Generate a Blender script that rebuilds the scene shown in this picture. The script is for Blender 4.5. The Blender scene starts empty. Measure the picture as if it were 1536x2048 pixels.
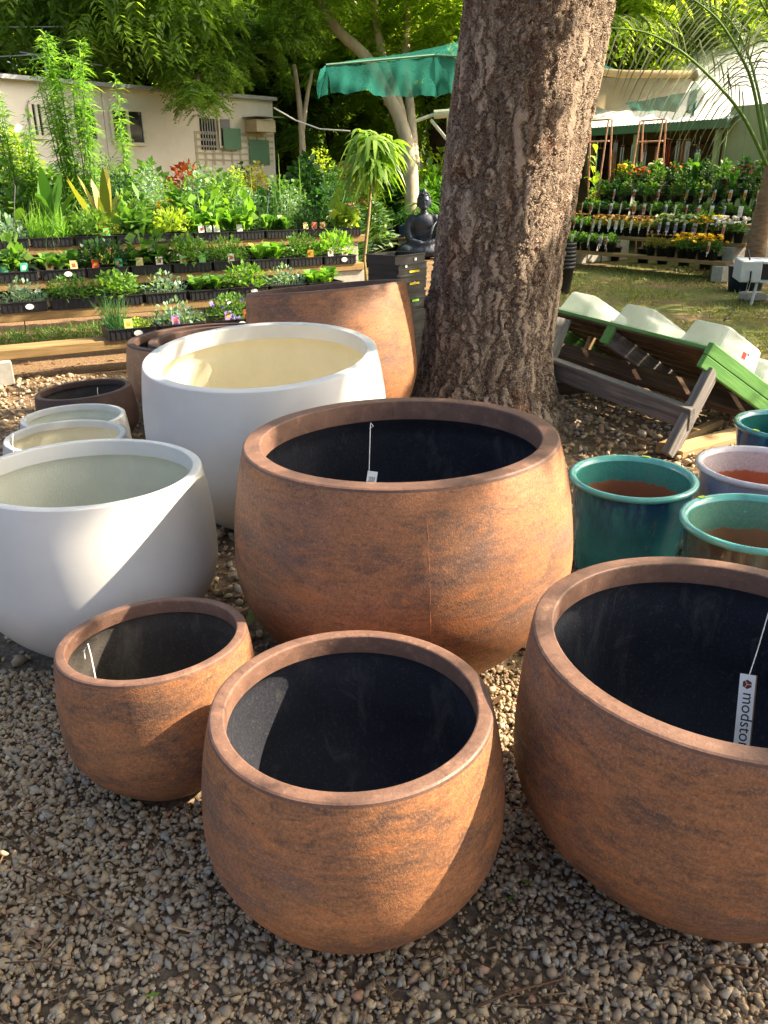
import bpy, bmesh, math, random
import numpy as np
from mathutils import Vector, Matrix

random.seed(7)
rng = np.random.default_rng(11)
R_ = math.radians
sc = bpy.context.scene
COL = sc.collection

# ------------------------------------------------------------------ camera
CAM_H, PITCH, ROLL, FPX = 1.5, R_(22.5), R_(-0.2), 1600.0      # focal length in pixels of a 2048 px tall frame
Fw = np.array([0, math.cos(PITCH), -math.sin(PITCH)])
U0 = np.array([0, math.sin(PITCH), math.cos(PITCH)])
X0 = np.array([1., 0, 0])
Rt = X0 * math.cos(ROLL) + U0 * math.sin(ROLL)
Up = -X0 * math.sin(ROLL) + U0 * math.cos(ROLL)
cam_data = bpy.data.cameras.new('camera')
cam = bpy.data.objects.new('camera', cam_data)
COL.objects.link(cam)
cam_data.sensor_fit = 'VERTICAL'
cam_data.sensor_height = 36.0
cam_data.sensor_width = 27.0
cam_data.lens = 36.0 * FPX / 2048.0
cam_data.clip_start = 0.05
cam_data.clip_end = 500
cam.matrix_world = Matrix(((Rt[0], Up[0], -Fw[0], 0), (Rt[1], Up[1], -Fw[1], 0), (Rt[2], Up[2], -Fw[2], CAM_H), (0, 0, 0, 1)))
sc.camera = cam

# ------------------------------------------------------------------ sky, sun, exposure
SUN_EL, SUN_AZ = R_(39), R_(9)          # azimuth counted from +X towards +Y
SUN = np.array([math.cos(SUN_EL) * math.cos(SUN_AZ), math.cos(SUN_EL) * math.sin(SUN_AZ), math.sin(SUN_EL)])
world = bpy.data.worlds.new('World')
sc.world = world
world.use_nodes = True
wn = world.node_tree.nodes
wn.clear()
sky = wn.new('ShaderNodeTexSky')
sky.sky_type = 'NISHITA'
sky.sun_disc = False
sky.sun_elevation = SUN_EL
sky.sun_rotation = R_(90) - SUN_AZ
sky.air_density = 0.8
sky.dust_density = 6.5
sky.ozone_density = 0.6
bg = wn.new('ShaderNodeBackground')
bg.inputs['Strength'].default_value = 0.105
wo = wn.new('ShaderNodeOutputWorld')
world.node_tree.links.new(sky.outputs[0], bg.inputs[0])
world.node_tree.links.new(bg.outputs[0], wo.inputs[0])
sl = bpy.data.lights.new('sun', 'SUN')
sl.energy = 4.6
sl.angle = R_(0.53)
sl.color = (1.0, 0.86, 0.66)
so = bpy.data.objects.new('sun', sl)
COL.objects.link(so)
so.rotation_euler = Vector(-SUN).to_track_quat('-Z', 'Y').to_euler()
so.location = (8, 2, 9)
sc.view_settings.view_transform = 'Standard'
sc.view_settings.look = 'None'
sc.view_settings.gamma = 1
sc.view_settings.use_curve_mapping = False
sc.view_settings.exposure = 1.92
sc.render.engine = 'CYCLES'
sc.cycles.use_denoising = True
sc.cycles.max_bounces = 6
sc.cycles.diffuse_bounces = 4
sc.cycles.glossy_bounces = 2
sc.cycles.transmission_bounces = 3
sc.cycles.transparent_max_bounces = 8
sc.cycles.caustics_reflective = False
sc.cycles.caustics_refractive = False


def ray(px, py):
    return Fw + Rt * ((px - 768) / FPX) + Up * ((1024 - py) / FPX)


def W(px, py, d):            # world point seen at a place of the photograph, d metres deep
    v = ray(px, py) * d
    return Vector((v[0], v[1], v[2] + CAM_H))


def G(px, py, z=0.0):        # ... or lying at height z
    v = ray(px, py)
    return W(px, py, (z - CAM_H) / v[2])


# ------------------------------------------------------------------ objects
def tag(o, label, cat, group=None, kind=None):
    if label: o['label'] = label
    if cat: o['category'] = cat
    if group: o['group'] = group
    if kind: o['kind'] = kind
    return o


def thing(name, label, cat, loc=(0, 0, 0), rotz=0, group=None, scale=1.0):
    o = bpy.data.objects.new(name, None)
    COL.objects.link(o)
    o.location = loc
    o.rotation_euler = (0, 0, rotz)
    o.scale = (scale,) * 3 if not isinstance(scale, tuple) else scale
    o.empty_display_size = 0.05
    return tag(o, label, cat, group)


def inst(name, me, parent=None, loc=(0, 0, 0), rot=(0, 0, 0), scale=1.0, mat=None):
    o = bpy.data.objects.new(name, me)
    COL.objects.link(o)
    if parent: o.parent = parent
    o.location = loc
    o.rotation_euler = rot
    o.scale = (scale,) * 3 if not isinstance(scale, (tuple, list)) else scale
    if mat:
        o.material_slots[0].link = 'OBJECT'
        o.material_slots[0].material = mat
    return o


def copy_tree(o, parent=None):
    c = o.copy()
    COL.objects.link(c)
    c.parent = parent
    for ch in o.children:
        copy_tree(ch, c)
    return c


class MB:
    """collects shapes for one mesh"""
    def __init__(s):
        s.v = []
        s.f = []

    def add(s, vs, fs):
        n = len(s.v)
        s.v += [tuple(x) for x in vs]
        s.f += [tuple(i + n for i in f) for f in fs]
        return s

    def box(s, c, size, M=None, bev=0.0):
        x, y, z = [q / 2 for q in size]
        if bev <= 0:
            vs = [Vector((i * x, j * y, k * z)) for i in (-1, 1) for j in (-1, 1) for k in (-1, 1)]
            fs = [(0, 1, 3, 2), (4, 6, 7, 5), (0, 4, 5, 1), (2, 3, 7, 6), (0, 2, 6, 4), (1, 5, 7, 3)]
        else:
            bm = bmesh.new()
            bmesh.ops.create_cube(bm, size=1)
            for q in bm.verts: q.co = Vector((q.co.x * 2 * x, q.co.y * 2 * y, q.co.z * 2 * z))
            bmesh.ops.bevel(bm, geom=bm.edges[:], offset=bev, segments=1, affect='EDGES')
            bm.verts.index_update()
            vs = [q.co.copy() for q in bm.verts]
            fs = [[q.index for q in f.verts] for f in bm.faces]
            bm.free()
        if M is not None: vs = [M @ q for q in vs]
        c = Vector(c)
        return s.add([q + c for q in vs], fs)

    def tube(s, pts, rad, n=8, cap=True):
        pts = [Vector(p) for p in pts]
        if not hasattr(rad, '__len__'): rad = [rad] * len(pts)
        base = len(s.v)
        a = None
        for i, p in enumerate(pts):
            t = (pts[min(i + 1, len(pts) - 1)] - pts[max(i - 1, 0)]).normalized()
            if a is None:
                a = t.orthogonal().normalized()
            a = (a - t * a.dot(t)).normalized()
            b = t.cross(a)
            for k in range(n):
                w = 2 * math.pi * k / n
                s.v.append(tuple(p + (a * math.cos(w) + b * math.sin(w)) * rad[i]))
        for i in range(len(pts) - 1):
            for k in range(n):
                k2 = (k + 1) % n
                s.f.append((base + i * n + k, base + i * n + k2, base + (i + 1) * n + k2, base + (i + 1) * n + k))
        if cap:
            s.f.append(tuple(base + k for k in range(n))[::-1])
            s.f.append(tuple(base + (len(pts) - 1) * n + k for k in range(n)))
        return s

    def lathe(s, prof, n=48, c=(0, 0, 0), close=False, sx=1.0, sy=1.0):
        base = len(s.v)
        rings = []
        for r, z in prof:
            if r < 1e-5:
                rings.append([len(s.v)])
                s.v.append((c[0], c[1], c[2] + z))
            else:
                rings.append(list(range(len(s.v), len(s.v) + n)))
                for k in range(n):
                    w = 2 * math.pi * k / n
                    s.v.append((c[0] + r * math.cos(w) * sx, c[1] + r * math.sin(w) * sy, c[2] + z))
        for A, B in zip(rings[:-1], rings[1:]):
            for k in range(n):
                k2 = (k + 1) % n
                if len(A) == 1 and len(B) == 1: continue
                if len(A) == 1: s.f.append((A[0], B[k2], B[k]))
                elif len(B) == 1: s.f.append((A[k], A[k2], B[0]))
                else: s.f.append((A[k], A[k2], B[k2], B[k]))
        return s

    def mesh(s, name, mat, smooth=False, crease=None):
        me = bpy.data.meshes.new(name)
        me.from_pydata(s.v, [], s.f)
        me.materials.append(mat)
        if smooth:
            me.polygons.foreach_set('use_smooth', [True] * len(me.polygons))
        me.update()
        if crease: me.set_sharp_from_angle(angle=math.radians(crease))
        return me

    def build(s, name, mat, parent=None, smooth=False, loc=(0, 0, 0), rot=(0, 0, 0), crease=None):
        return inst(name, s.mesh(name, mat, smooth, crease), parent, loc, rot)


def np_mesh(name, V, F, mat, rnd=None, smooth=False):
    """V (n,3), F (m,k) arrays"""
    me = bpy.data.meshes.new(name)
    k = F.shape[1]
    me.vertices.add(len(V))
    me.vertices.foreach_set('co', np.ascontiguousarray(V, np.float32).ravel())
    me.loops.add(F.size)
    me.loops.foreach_set('vertex_index', np.ascontiguousarray(F, np.int32).ravel())
    me.polygons.add(len(F))
    me.polygons.foreach_set('loop_start', np.arange(0, F.size, k, dtype=np.int32))
    me.polygons.foreach_set('loop_total', np.full(len(F), k, np.int32))
    if smooth: me.polygons.foreach_set('use_smooth', np.ones(len(F), bool))
    if rnd is not None:
        at = me.attributes.new('rnd', 'FLOAT', 'POINT')
        at.data.foreach_set('value', np.ascontiguousarray(rnd, np.float32))
    me.materials.append(mat)
    me.update(calc_edges=True)
    return me


def unit(a):
    return a / np.maximum(np.linalg.norm(a, axis=-1, keepdims=True), 1e-9)


def strips(P, D, L, Wd, prof=((0, .12), (.45, 1), (1, .04)), droop=0.0, up=None, fold=0.0, rnd=None):
    """leaves or blades: base P, direction D, length L, half width Wd; returns V, F, rnd"""
    n = len(P)
    D = unit(D)
    L = np.broadcast_to(L, n)[:, None]
    Wd = np.broadcast_to(Wd, n)[:, None]
    dr = np.broadcast_to(droop, n)[:, None]
    if up is None: up = unit(np.array([0, 0, 1.]) + rng.normal(0, .35, (n, 3)))
    S = unit(np.cross(D, up) + 1e-6)
    k = len(prof)
    V = np.zeros((n, k, 2, 3))
    for j, (t, w) in enumerate(prof):
        c = P + D * L * t + np.array([0, 0, -1.]) * dr * L * t * t
        V[:, j, 0] = c - S * Wd * w
        V[:, j, 1] = c + S * Wd * w
    idx = np.arange(n * k * 2).reshape(n, k, 2)
    F = np.stack([idx[:, :-1, 0], idx[:, :-1, 1], idx[:, 1:, 1], idx[:, 1:, 0]], -1).reshape(-1, 4)
    if rnd is None: rnd = rng.random(n)
    return V.reshape(-1, 3), F, np.repeat(rnd, k * 2)


def diamonds(P, D, L, Wd, up=None, rnd=None, droop=0.1):
    n = len(P)
    D = unit(D)
    L = np.broadcast_to(L, n)[:, None]
    Wd = np.broadcast_to(Wd, n)[:, None]
    if up is None: up = unit(np.array([0, 0, 1.]) + rng.normal(0, .5, (n, 3)))
    S = unit(np.cross(D, up) + 1e-6)
    N = np.cross(S, D)
    V = np.stack([P, P + D * L * .5 + S * Wd + N * Wd * .25, P + D * L - np.array([0, 0, 1.]) * droop * L, P + D * L * .5 - S * Wd + N * Wd * .25], 1)
    F = np.arange(4 * n).reshape(n, 4)
    if rnd is None: rnd = rng.random(n)
    return V.reshape(-1, 3), F, np.repeat(rnd, 4)


def merge(parts):
    Vs, Fs, Rs, o = [], [], [], 0
    for V, F, r in parts:
        Vs.append(V); Fs.append(F + o); Rs.append(r); o += len(V)
    return np.concatenate(Vs), np.concatenate(Fs), np.concatenate(Rs)


def rdir(n, zlo=-1, zhi=1):
    a = rng.random(n) * 2 * np.pi
    z = zlo + (zhi - zlo) * rng.random(n)
    r = np.sqrt(np.maximum(0, 1 - z * z))
    return np.stack([r * np.cos(a), r * np.sin(a), z], -1)


# ------------------------------------------------------------------ materials
def lin(c):
    return tuple(((x / 255) / 12.92 if x / 255 <= .04045 else ((x / 255 + .055) / 1.055) ** 2.4) for x in c) + (1.0,)


def new_mat(name):
    m = bpy.data.materials.new(name)
    m.use_nodes = True
    nt = m.node_tree
    nt.nodes.clear()
    out = nt.nodes.new('ShaderNodeOutputMaterial')
    return m, nt, out


def nd(nt, t, **kw):
    n = nt.nodes.new(t)
    for k, v in kw.items():
        if k in n.inputs: n.inputs[k].default_value = v
        else: setattr(n, k, v)
    return n


def ramp(nt, fac, stops):
    r = nt.nodes.new('ShaderNodeValToRGB')
    e = r.color_ramp.elements
    while len(e) > 1: e.remove(e[-1])
    e[0].position, e[0].color = stops[0][0], stops[0][1]
    for p, c in stops[1:]:
        q = e.new(p)
        q.color = c
    nt.links.new(fac, r.inputs[0])
    return r.outputs[0]


def val(nt, fac, lo, hi, a=0.0, b=1.0):
    n = nt.nodes.new('ShaderNodeMapRange')
    n.inputs['From Min'].default_value = lo
    n.inputs['From Max'].default_value = hi
    n.inputs['To Min'].default_value = a
    n.inputs['To Max'].default_value = b
    nt.links.new(fac, n.inputs['Value'])
    return n.outputs[0]


def mix(nt, fac, a, b, mode='MIX'):
    n = nt.nodes.new('ShaderNodeMix')
    n.data_type = 'RGBA'
    n.blend_type = mode
    for s, v in ((n.inputs[0], fac), (n.inputs[6], a), (n.inputs[7], b)):
        if isinstance(v, (int, float, tuple)): s.default_value = v
        else: nt.links.new(v, s)
    return n.outputs[2]


def coords(nt, scale=(1, 1, 1), kind='Object'):
    tc = nt.nodes.new('ShaderNodeTexCoord')
    mp = nt.nodes.new('ShaderNodeMapping')
    mp.inputs['Scale'].default_value = scale
    nt.links.new(tc.outputs[kind], mp.inputs[0])
    return mp.outputs[0]


def noise(nt, co, scale, detail=4, rough=.55, dist=0.0):
    n = nd(nt, 'ShaderNodeTexNoise', Scale=scale, Detail=detail, Roughness=rough, Distortion=dist)
    nt.links.new(co, n.inputs['Vector'])
    return n.outputs['Fac']


def bump(nt, h, strength=.3, dist=.01, prev=None):
    b = nd(nt, 'ShaderNodeBump', Strength=strength, Distance=dist)
    nt.links.new(h, b.inputs['Height'])
    if prev: nt.links.new(prev, b.inputs['Normal'])
    return b.outputs[0]


def principled(nt, out, col, rough=.6, spec=.4, normal=None, coat=0):
    p = nt.nodes.new('ShaderNodeBsdfPrincipled')
    for s, v in (('Base Color', col), ('Roughness', rough), ('Specular IOR Level', spec), ('Coat Weight', coat)):
        if isinstance(v, (int, float, tuple)): p.inputs[s].default_value = v
        else: nt.links.new(v, p.inputs[s])
    if normal: nt.links.new(normal, p.inputs['Normal'])
    if out: nt.links.new(p.outputs[0], out.inputs['Surface'])
    return p


def plain(name, rgb, rough=.6, spec=.35, var=.25, scale=6, bumps=.1, stretch=(1, 1, 1), coat=0):
    """one colour with noise variation and slight relief"""
    m, nt, out = new_mat(name)
    co = coords(nt, stretch)
    n = noise(nt, co, scale, 5)
    c = lin(rgb)
    d = tuple(x * (1 - var) for x in c[:3]) + (1,)
    u = tuple(min(1, x * (1 + var * .8)) for x in c[:3]) + (1,)
    col = ramp(nt, n, [(.3, d), (.5, c), (.72, u)])
    nrm = bump(nt, noise(nt, co, scale * 8, 3), bumps, .004) if bumps else None
    principled(nt, out, col, rough, spec, nrm, coat)
    return m


def leafmat(name, a, b, trans=.45, rough=.45, tcol=None):
    m, nt, out = new_mat(name)
    at = nd(nt, 'ShaderNodeAttribute', attribute_name='rnd')
    ca, cb = lin(a), lin(b)
    mid = tuple((x + y) / 2 for x, y in zip(ca, cb))
    col = ramp(nt, at.outputs['Fac'], [(0, ca), (.55, mid), (1, cb)])
    p = principled(nt, None, col, rough, .35)
    t = nt.nodes.new('ShaderNodeBsdfTranslucent')
    tc = mix(nt, 1.0, col, tcol or (1.5, 1.55, .55, 1), 'MULTIPLY')
    nt.links.new(tc, t.inputs[0])
    ms = nt.nodes.new('ShaderNodeMixShader')
    ms.inputs[0].default_value = trans
    nt.links.new(p.outputs[0], ms.inputs[1])
    nt.links.new(t.outputs[0], ms.inputs[2])
    nt.links.new(ms.outputs[0], out.inputs['Surface'])
    return m


def woodmat(name, a, b, c, rough=.75, axis=0):
    m, nt, out = new_mat(name)
    s = [14, 14, 14]
    s[axis] = .9
    co = coords(nt, tuple(s))
    n = noise(nt, co, 2.2, 6, .65, .6)
    n2 = noise(nt, coords(nt), 2.5, 3)
    col = ramp(nt, n, [(.28, lin(a)), (.5, lin(b)), (.72, lin(c))])
    col = mix(nt, val(nt, n2, .35, .7, 0, .45), col, lin(a))
    principled(nt, out, col, rough, .2, bump(nt, n, .5, .006))
    return m


def rustmat(name, big=2.2, dark=1.0):
    m, nt, out = new_mat(name)
    co = coords(nt, (1, 1, 2.1))
    co1 = coords(nt)
    n1 = noise(nt, co, big, 7, .62, .5)
    n2 = noise(nt, co, big * 3.1, 6, .7, .8)
    n3 = noise(nt, co1, 95, 3, .7)
    n5 = noise(nt, co, big * .8, 4, .6, .3)
    n4 = noise(nt, coords(nt, (1, 1, 3.2)), big * 9, 6, .75, .6)
    f = mix(nt, .45, n1, n2)
    f = mix(nt, .22, f, n4)
    col = ramp(nt, f, [(.38, lin((84, 68, 62))), (.45, lin((126, 90, 68))), (.50, lin((156, 106, 70))), (.55, lin((170, 114, 76))), (.61, lin((184, 122, 78))), (.68, lin((192, 146, 108)))])
    col = mix(nt, val(nt, n5, .50, .66, 0, .7), col, lin((112, 92, 86)))
    col = mix(nt, val(nt, n3, .4, .7, .0, .5), col, lin((96, 66, 50)))
    col = mix(nt, val(nt, n4, .58, .74, .0, .6), col, lin((204, 150, 106)))
    wv = noise(nt, coords(nt, (1.0, 1.0, 5.0)), big * 2.2, 5, .7, 1.6)
    col = mix(nt, val(nt, wv, .54, .68, .0, .7), col, lin((186, 114, 66)))
    col = mix(nt, val(nt, wv, .45, .30, .0, .75), col, lin((84, 66, 60)))
    gr = noise(nt, co1, 210, 2, .8)
    col = mix(nt, val(nt, gr, .5, .75, .0, .36), col, lin((216, 164, 116)))
    col = mix(nt, val(nt, gr, .5, .28, .0, .36), col, lin((84, 56, 42)))
    nb = bump(nt, gr, .30, .003)
    nb = bump(nt, noise(nt, co1, 70, 3, .6), .15, .004, nb)
    principled(nt, out, col, val(nt, n3, .3, .7, .46, .68), .45, nb)
    return m


M = {}
M['rust'] = rustmat('rust_finish')
M['rust_fine'] = rustmat('rust_finish_fine', 3.4)


def rimmat(name, a, b):
    m, nt, out = new_mat(name)
    co = coords(nt)
    n = noise(nt, co, 7, 5, .6)
    g = noise(nt, co, 160, 2, .6)
    col = ramp(nt, n, [(.3, lin(a)), (.7, lin(b))])
    w = noise(nt, co, 26, 6, .75, .6)
    col = mix(nt, val(nt, w, .54, .68, 0, .55), col, lin(tuple(min(255, x * 1.28) for x in b)))
    col = mix(nt, val(nt, w, .46, .34, 0, .55), col, lin(tuple(x * .72 for x in a)))
    col = mix(nt, val(nt, g, .45, .75, 0, .3), col, lin(tuple(x * .8 for x in a)))
    principled(nt, out, col, val(nt, w, .3, .7, .42, .68), .4, bump(nt, g, .25, .003))
    return m


M['rust_rim'] = rimmat('rust_rim_finish', (104, 78, 66), (130, 96, 78))
M['brown_rim'] = rimmat('brown_rim_finish', (70, 52, 46), (92, 68, 58))


def innermat(name, a, b, dust):
    m, nt, out = new_mat(name)
    co = coords(nt)
    n = noise(nt, co, 4, 6, .65, .4)
    g = noise(nt, co, 120, 3, .75)
    d = noise(nt, co, 9, 6, .7, 1.0)
    col = ramp(nt, n, [(.3, lin(a)), (.7, lin(b))])
    col = mix(nt, val(nt, d, .6, .78, 0, .35), col, lin(dust))
    col = mix(nt, val(nt, g, .55, .75, 0, .28), col, lin(dust))
    col = mix(nt, val(nt, noise(nt, coords(nt, (1, 1, .25)), 12, 5, .7, .5), .56, .72, 0, .30), col, lin(dust))
    principled(nt, out, col, .8, .25, bump(nt, g, .5, .004))
    return m


M['inner_navy'] = innermat('navy_inner_wall', (38, 40, 48), (56, 57, 64), (124, 119, 110))
M['inner_black'] = innermat('charcoal_inner_wall', (62, 58, 54), (80, 74, 68), (146, 136, 120))
M['inner_cream'] = innermat('cream_inner_wall', (220, 210, 178), (232, 224, 196), (238, 234, 216))
M['inner_grey'] = innermat('grey_cream_inner_wall', (200, 202, 184), (214, 214, 198), (230, 230, 218))


def whitemat():
    m, nt, out = new_mat('white_gloss_shell')
    co = coords(nt)
    n = noise(nt, co, 3, 4)
    col = ramp(nt, n, [(.3, lin((202, 200, 194))), (.7, lin((215, 214, 209)))])
    g = noise(nt, coords(nt, (1, 1, 3)), 14, 5, .7)
    col = mix(nt, val(nt, g, .58, .8, 0, .35), col, lin((196, 188, 170)))
    sc_ = noise(nt, coords(nt, (1, 1, .5)), 40, 5, .8, 1.5)
    col = mix(nt, val(nt, sc_, .66, .72, 0, .35), col, lin((150, 138, 118)))
    principled(nt, out, col, val(nt, noise(nt, co, 9, 4), .3, .7, .3, .45), .45, bump(nt, noise(nt, co, 24, 3), .04, .004))
    return m


M['white'] = whitemat()
M['brown'] = rimmat('brown_shell', (74, 54, 48), (98, 70, 60))
M['tan'] = rimmat('tan_shell', (158, 116, 84), (180, 136, 98))
M['dark_brown'] = rimmat('dark_brown_shell', (74, 56, 50), (92, 70, 60))


def glaze(name, body, streak, pale, ztop, scale=5):
    m, nt, out = new_mat(name)
    co = coords(nt, (1, 1, .22))
    n = noise(nt, co, scale * 2.4, 6, .7, .5)
    n2 = noise(nt, coords(nt), scale, 5, .7)
    tc = nt.nodes.new('ShaderNodeTexCoord')
    sp = nt.nodes.new('ShaderNodeSeparateXYZ')
    nt.links.new(tc.outputs['Object'], sp.inputs[0])
    up = val(nt, sp.outputs['Z'], ztop * .3, ztop)
    add = nd(nt, 'ShaderNodeMath', operation='MULTIPLY')
    nt.links.new(up, add.inputs[0])
    nt.links.new(val(nt, n, .34, .56), add.inputs[1])
    col = ramp(nt, n2, [(.3, lin(tuple(x * .75 for x in body))), (.7, lin(body))])
    col = mix(nt, add.outputs[0], col, lin(streak))
    col = mix(nt, val(nt, n2, .56, .66, 0, .6), col, lin(streak))
    col = mix(nt, val(nt, noise(nt, coords(nt, (1, 1, .35)), scale * 1.6, 6, .8, 1.2), .60, .68, 0, .75), col, lin(pale))
    principled(nt, out, col, .16, .6, bump(nt, n, .08, .004), .6)
    return m


def glaze_inner(name, top, ztop, depth, clay=(166, 100, 66)):
    m, nt, out = new_mat(name)
    tc = nt.nodes.new('ShaderNodeTexCoord')
    sp = nt.nodes.new('ShaderNodeSeparateXYZ')
    nt.links.new(tc.outputs['Object'], sp.inputs[0])
    n = noise(nt, coords(nt), 22, 4, .7)
    n2 = noise(nt, coords(nt), 90, 3, .7)
    ad = nd(nt, 'ShaderNodeMath', operation='MULTIPLY_ADD')
    nt.links.new(n, ad.inputs[0])
    ad.inputs[1].default_value = .05
    nt.links.new(sp.outputs['Z'], ad.inputs[2])
    f = val(nt, ad.outputs[0], ztop - depth + .02, ztop - depth + .028)
    g = ramp(nt, n2, [(.3, lin(tuple(x * .86 for x in top))), (.7, lin(top))])
    c = ramp(nt, noise(nt, coords(nt), 6, 4), [(.3, lin(tuple(x * .8 for x in clay))), (.7, lin(clay))])
    col = mix(nt, f, c, g)
    principled(nt, out, col, val(nt, f, 0, 1, .8, .2), .4)
    return m


M['black_plastic'] = plain('black_plastic', (38, 38, 40), .42, .45, .2, 8, .05)
M['black_pot'] = plain('black_nursery_plastic', (30, 30, 32), .5, .4, .2, 8, .05)
M['soil'] = plain('potting_soil', (54, 42, 32), .95, .1, .4, 40, .6)
M['concrete'] = plain('concrete_block', (168, 164, 152), .9, .15, .18, 14, .5)
M['string'] = plain('cotton_string', (220, 216, 204), .8, .2, .05, 30, 0)
M['tag_white'] = plain('white_card', (232, 230, 224), .5, .3, .05, 20, 0)
M['tag_board'] = plain('tag_board_edge', (120, 92, 56), .7, .3, .2, 20, 0)
M['ink'] = plain('dark_ink', (56, 52, 50), .6, .2, .05, 20, 0)
M['logo'] = plain('brown_logo_print', (112, 54, 30), .6, .2, .1, 20, 0)
M['sleeper'] = woodmat('treated_pine_sleeper', (112, 90, 58), (150, 122, 80), (176, 148, 102))
M['grey_wood'] = woodmat('weathered_grey_wood', (74, 70, 68), (128, 122, 116), (164, 158, 152))
M['dark_wood'] = woodmat('dark_brown_wood', (60, 44, 34), (96, 74, 56), (124, 98, 74))
M['green_wood'] = woodmat('green_painted_wood', (82, 132, 66), (108, 158, 84), (128, 176, 100), .6)
M['raw_wood'] = woodmat('raw_pine_offcut', (156, 124, 84), (186, 152, 108), (206, 174, 130))
M['cream_paint'] = plain('cream_wall_paint', (220, 212, 196), .7, .25, .08, 3, .1)
M['frame_cream'] = plain('cream_window_frame', (216, 208, 188), .6, .3, .1, 9, 0)
M['ac_case'] = plain('beige_metal_case', (186, 172, 144), .55, .3, .12, 9, 0)
M['metal_grey'] = plain('galvanised_grey_metal', (160, 162, 162), .45, .5, .12, 12, .05)
M['rod_black'] = plain('black_wire', (22, 22, 22), .5, .4, .1, 12, 0)
M['copper'] = plain('copper_pipe', (192, 144, 118), .4, .5, .15, 12, 0)
M['green_wall'] = plain('pale_green_wall_paint', (158, 172, 128), .7, .25, .1, 3, .1)
M['gutter'] = plain('green_gutter_metal', (84, 122, 92), .5, .4, .1, 5, .05)
M['navy'] = plain('navy_plastic', (34, 42, 66), .5, .4, .15, 8, 0)
M['white_box'] = plain('pale_grey_metal', (196, 200, 204), .5, .4, .1, 8, 0)
M['statue'] = plain('blue_black_stone', (44, 50, 66), .5, .5, .3, 16, .2)
M['purple'] = plain('purple_plastic', (88, 62, 150), .45, .4, .1, 8, 0)
M['blue'] = plain('blue_plastic', (52, 88, 170), .45, .4, .1, 8, 0)
M['terracotta'] = plain('terracotta_plastic', (148, 76, 50), .6, .3, .1, 8, 0)
M['dark_in'] = plain('dark_brown_lining', (132, 108, 82), .8, .2, .2, 3, 0)


def glassmat():
    m, nt, out = new_mat('dark_window_glass')
    principled(nt, out, lin((30, 34, 34)), .08, .6)
    return m


M['glass'] = glassmat()


def roofmat(name, rgb):
    m, nt, out = new_mat(name)
    n = noise(nt, coords(nt), 1.5, 5)
    c = lin(rgb)
    col = ramp(nt, n, [(.3, tuple(x * .85 for x in c[:3]) + (1,)), (.7, c)])
    principled(nt, out, col, .45, .4)
    return m


M['roof_white'] = roofmat('white_roof_sheet', (222, 218, 208))


def clothmat(name, rgb, see=.25, trans=.45):
    m, nt, out = new_mat(name)
    n = noise(nt, coords(nt), 5, 5)
    c = lin(rgb)
    col = ramp(nt, n, [(.3, tuple(x * .8 for x in c[:3]) + (1,)), (.7, c)])
    d = nt.nodes.new('ShaderNodeBsdfDiffuse')
    t = nt.nodes.new('ShaderNodeBsdfTranslucent')
    x = nt.nodes.new('ShaderNodeBsdfTransparent')
    nt.links.new(col, d.inputs[0])
    nt.links.new(col, t.inputs[0])
    a = nt.nodes.new('ShaderNodeMixShader'); a.inputs[0].default_value = trans
    b = nt.nodes.new('ShaderNodeMixShader'); b.inputs[0].default_value = see
    nt.links.new(d.outputs[0], a.inputs[1]); nt.links.new(t.outputs[0], a.inputs[2])
    nt.links.new(a.outputs[0], b.inputs[1]); nt.links.new(x.outputs[0], b.inputs[2])
    nt.links.new(b.outputs[0], out.inputs['Surface'])
    return m


M['shade_green'] = clothmat('green_shade_cloth', (58, 138, 122), .30, .55)
M['shade_tan'] = clothmat('tan_shade_cloth', (196, 178, 140), .12, .45)
M['tub'] = clothmat('cloudy_clear_plastic', (228, 230, 232), .40, .5)

# foliage
M['leaf_tree'] = leafmat('tree_leaf_green', (76, 108, 42), (142, 170, 74), .55)
M['leaf_dark'] = leafmat('tree_leaf_dark', (58, 88, 38), (116, 144, 64), .55)
M['leaf_lime'] = leafmat('tree_leaf_lime', (104, 136, 40), (166, 184, 70), .6)
M['leaf_mid'] = leafmat('shrub_leaf_mid', (44, 84, 32), (96, 136, 56), .4)
M['leaf_deep'] = leafmat('shrub_leaf_deep', (26, 58, 30), (56, 96, 46), .35)
M['leaf_bright'] = leafmat('seedling_leaf_bright', (84, 134, 44), (140, 182, 70), .42)
M['leaf_fresh'] = leafmat('seedling_leaf_fresh', (66, 112, 46), (118, 154, 70), .42)
M['leaf_mango'] = leafmat('mango_leaf', (84, 124, 44), (150, 178, 78), .45)
M['leaf_yellow'] = leafmat('leaf_yellow_green', (120, 154, 48), (176, 194, 80), .45)
M['leaf_blue'] = leafmat('leaf_blue_green', (86, 122, 100), (142, 168, 142), .35)
M['leaf_chive'] = leafmat('leaf_chive_green', (56, 104, 60), (98, 142, 88), .35)
M['leaf_gold'] = leafmat('leaf_gold', (92, 116, 44), (166, 152, 72), .4)
M['leaf_red'] = leafmat('leaf_red_croton', (60, 62, 34), (150, 78, 44), .4, tcol=(1.4, .8, .4, 1))
M['leaf_strap'] = leafmat('leaf_strap_green', (70, 108, 54), (122, 152, 88), .35)
M['leaf_frond'] = leafmat('leaf_frond_olive', (50, 66, 32), (96, 108, 54), .3, .7)
M['leaf_palm'] = leafmat('leaf_palm_green', (52, 104, 32), (104, 150, 52), .42)
M['leaf_litter'] = leafmat('dry_leaf', (96, 72, 48), (170, 138, 96), .25, .7, (1.2, 1.0, .7, 1))
M['grass'] = leafmat('grass_blade', (74, 92, 40), (150, 148, 82), .35)
PET = {}
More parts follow.
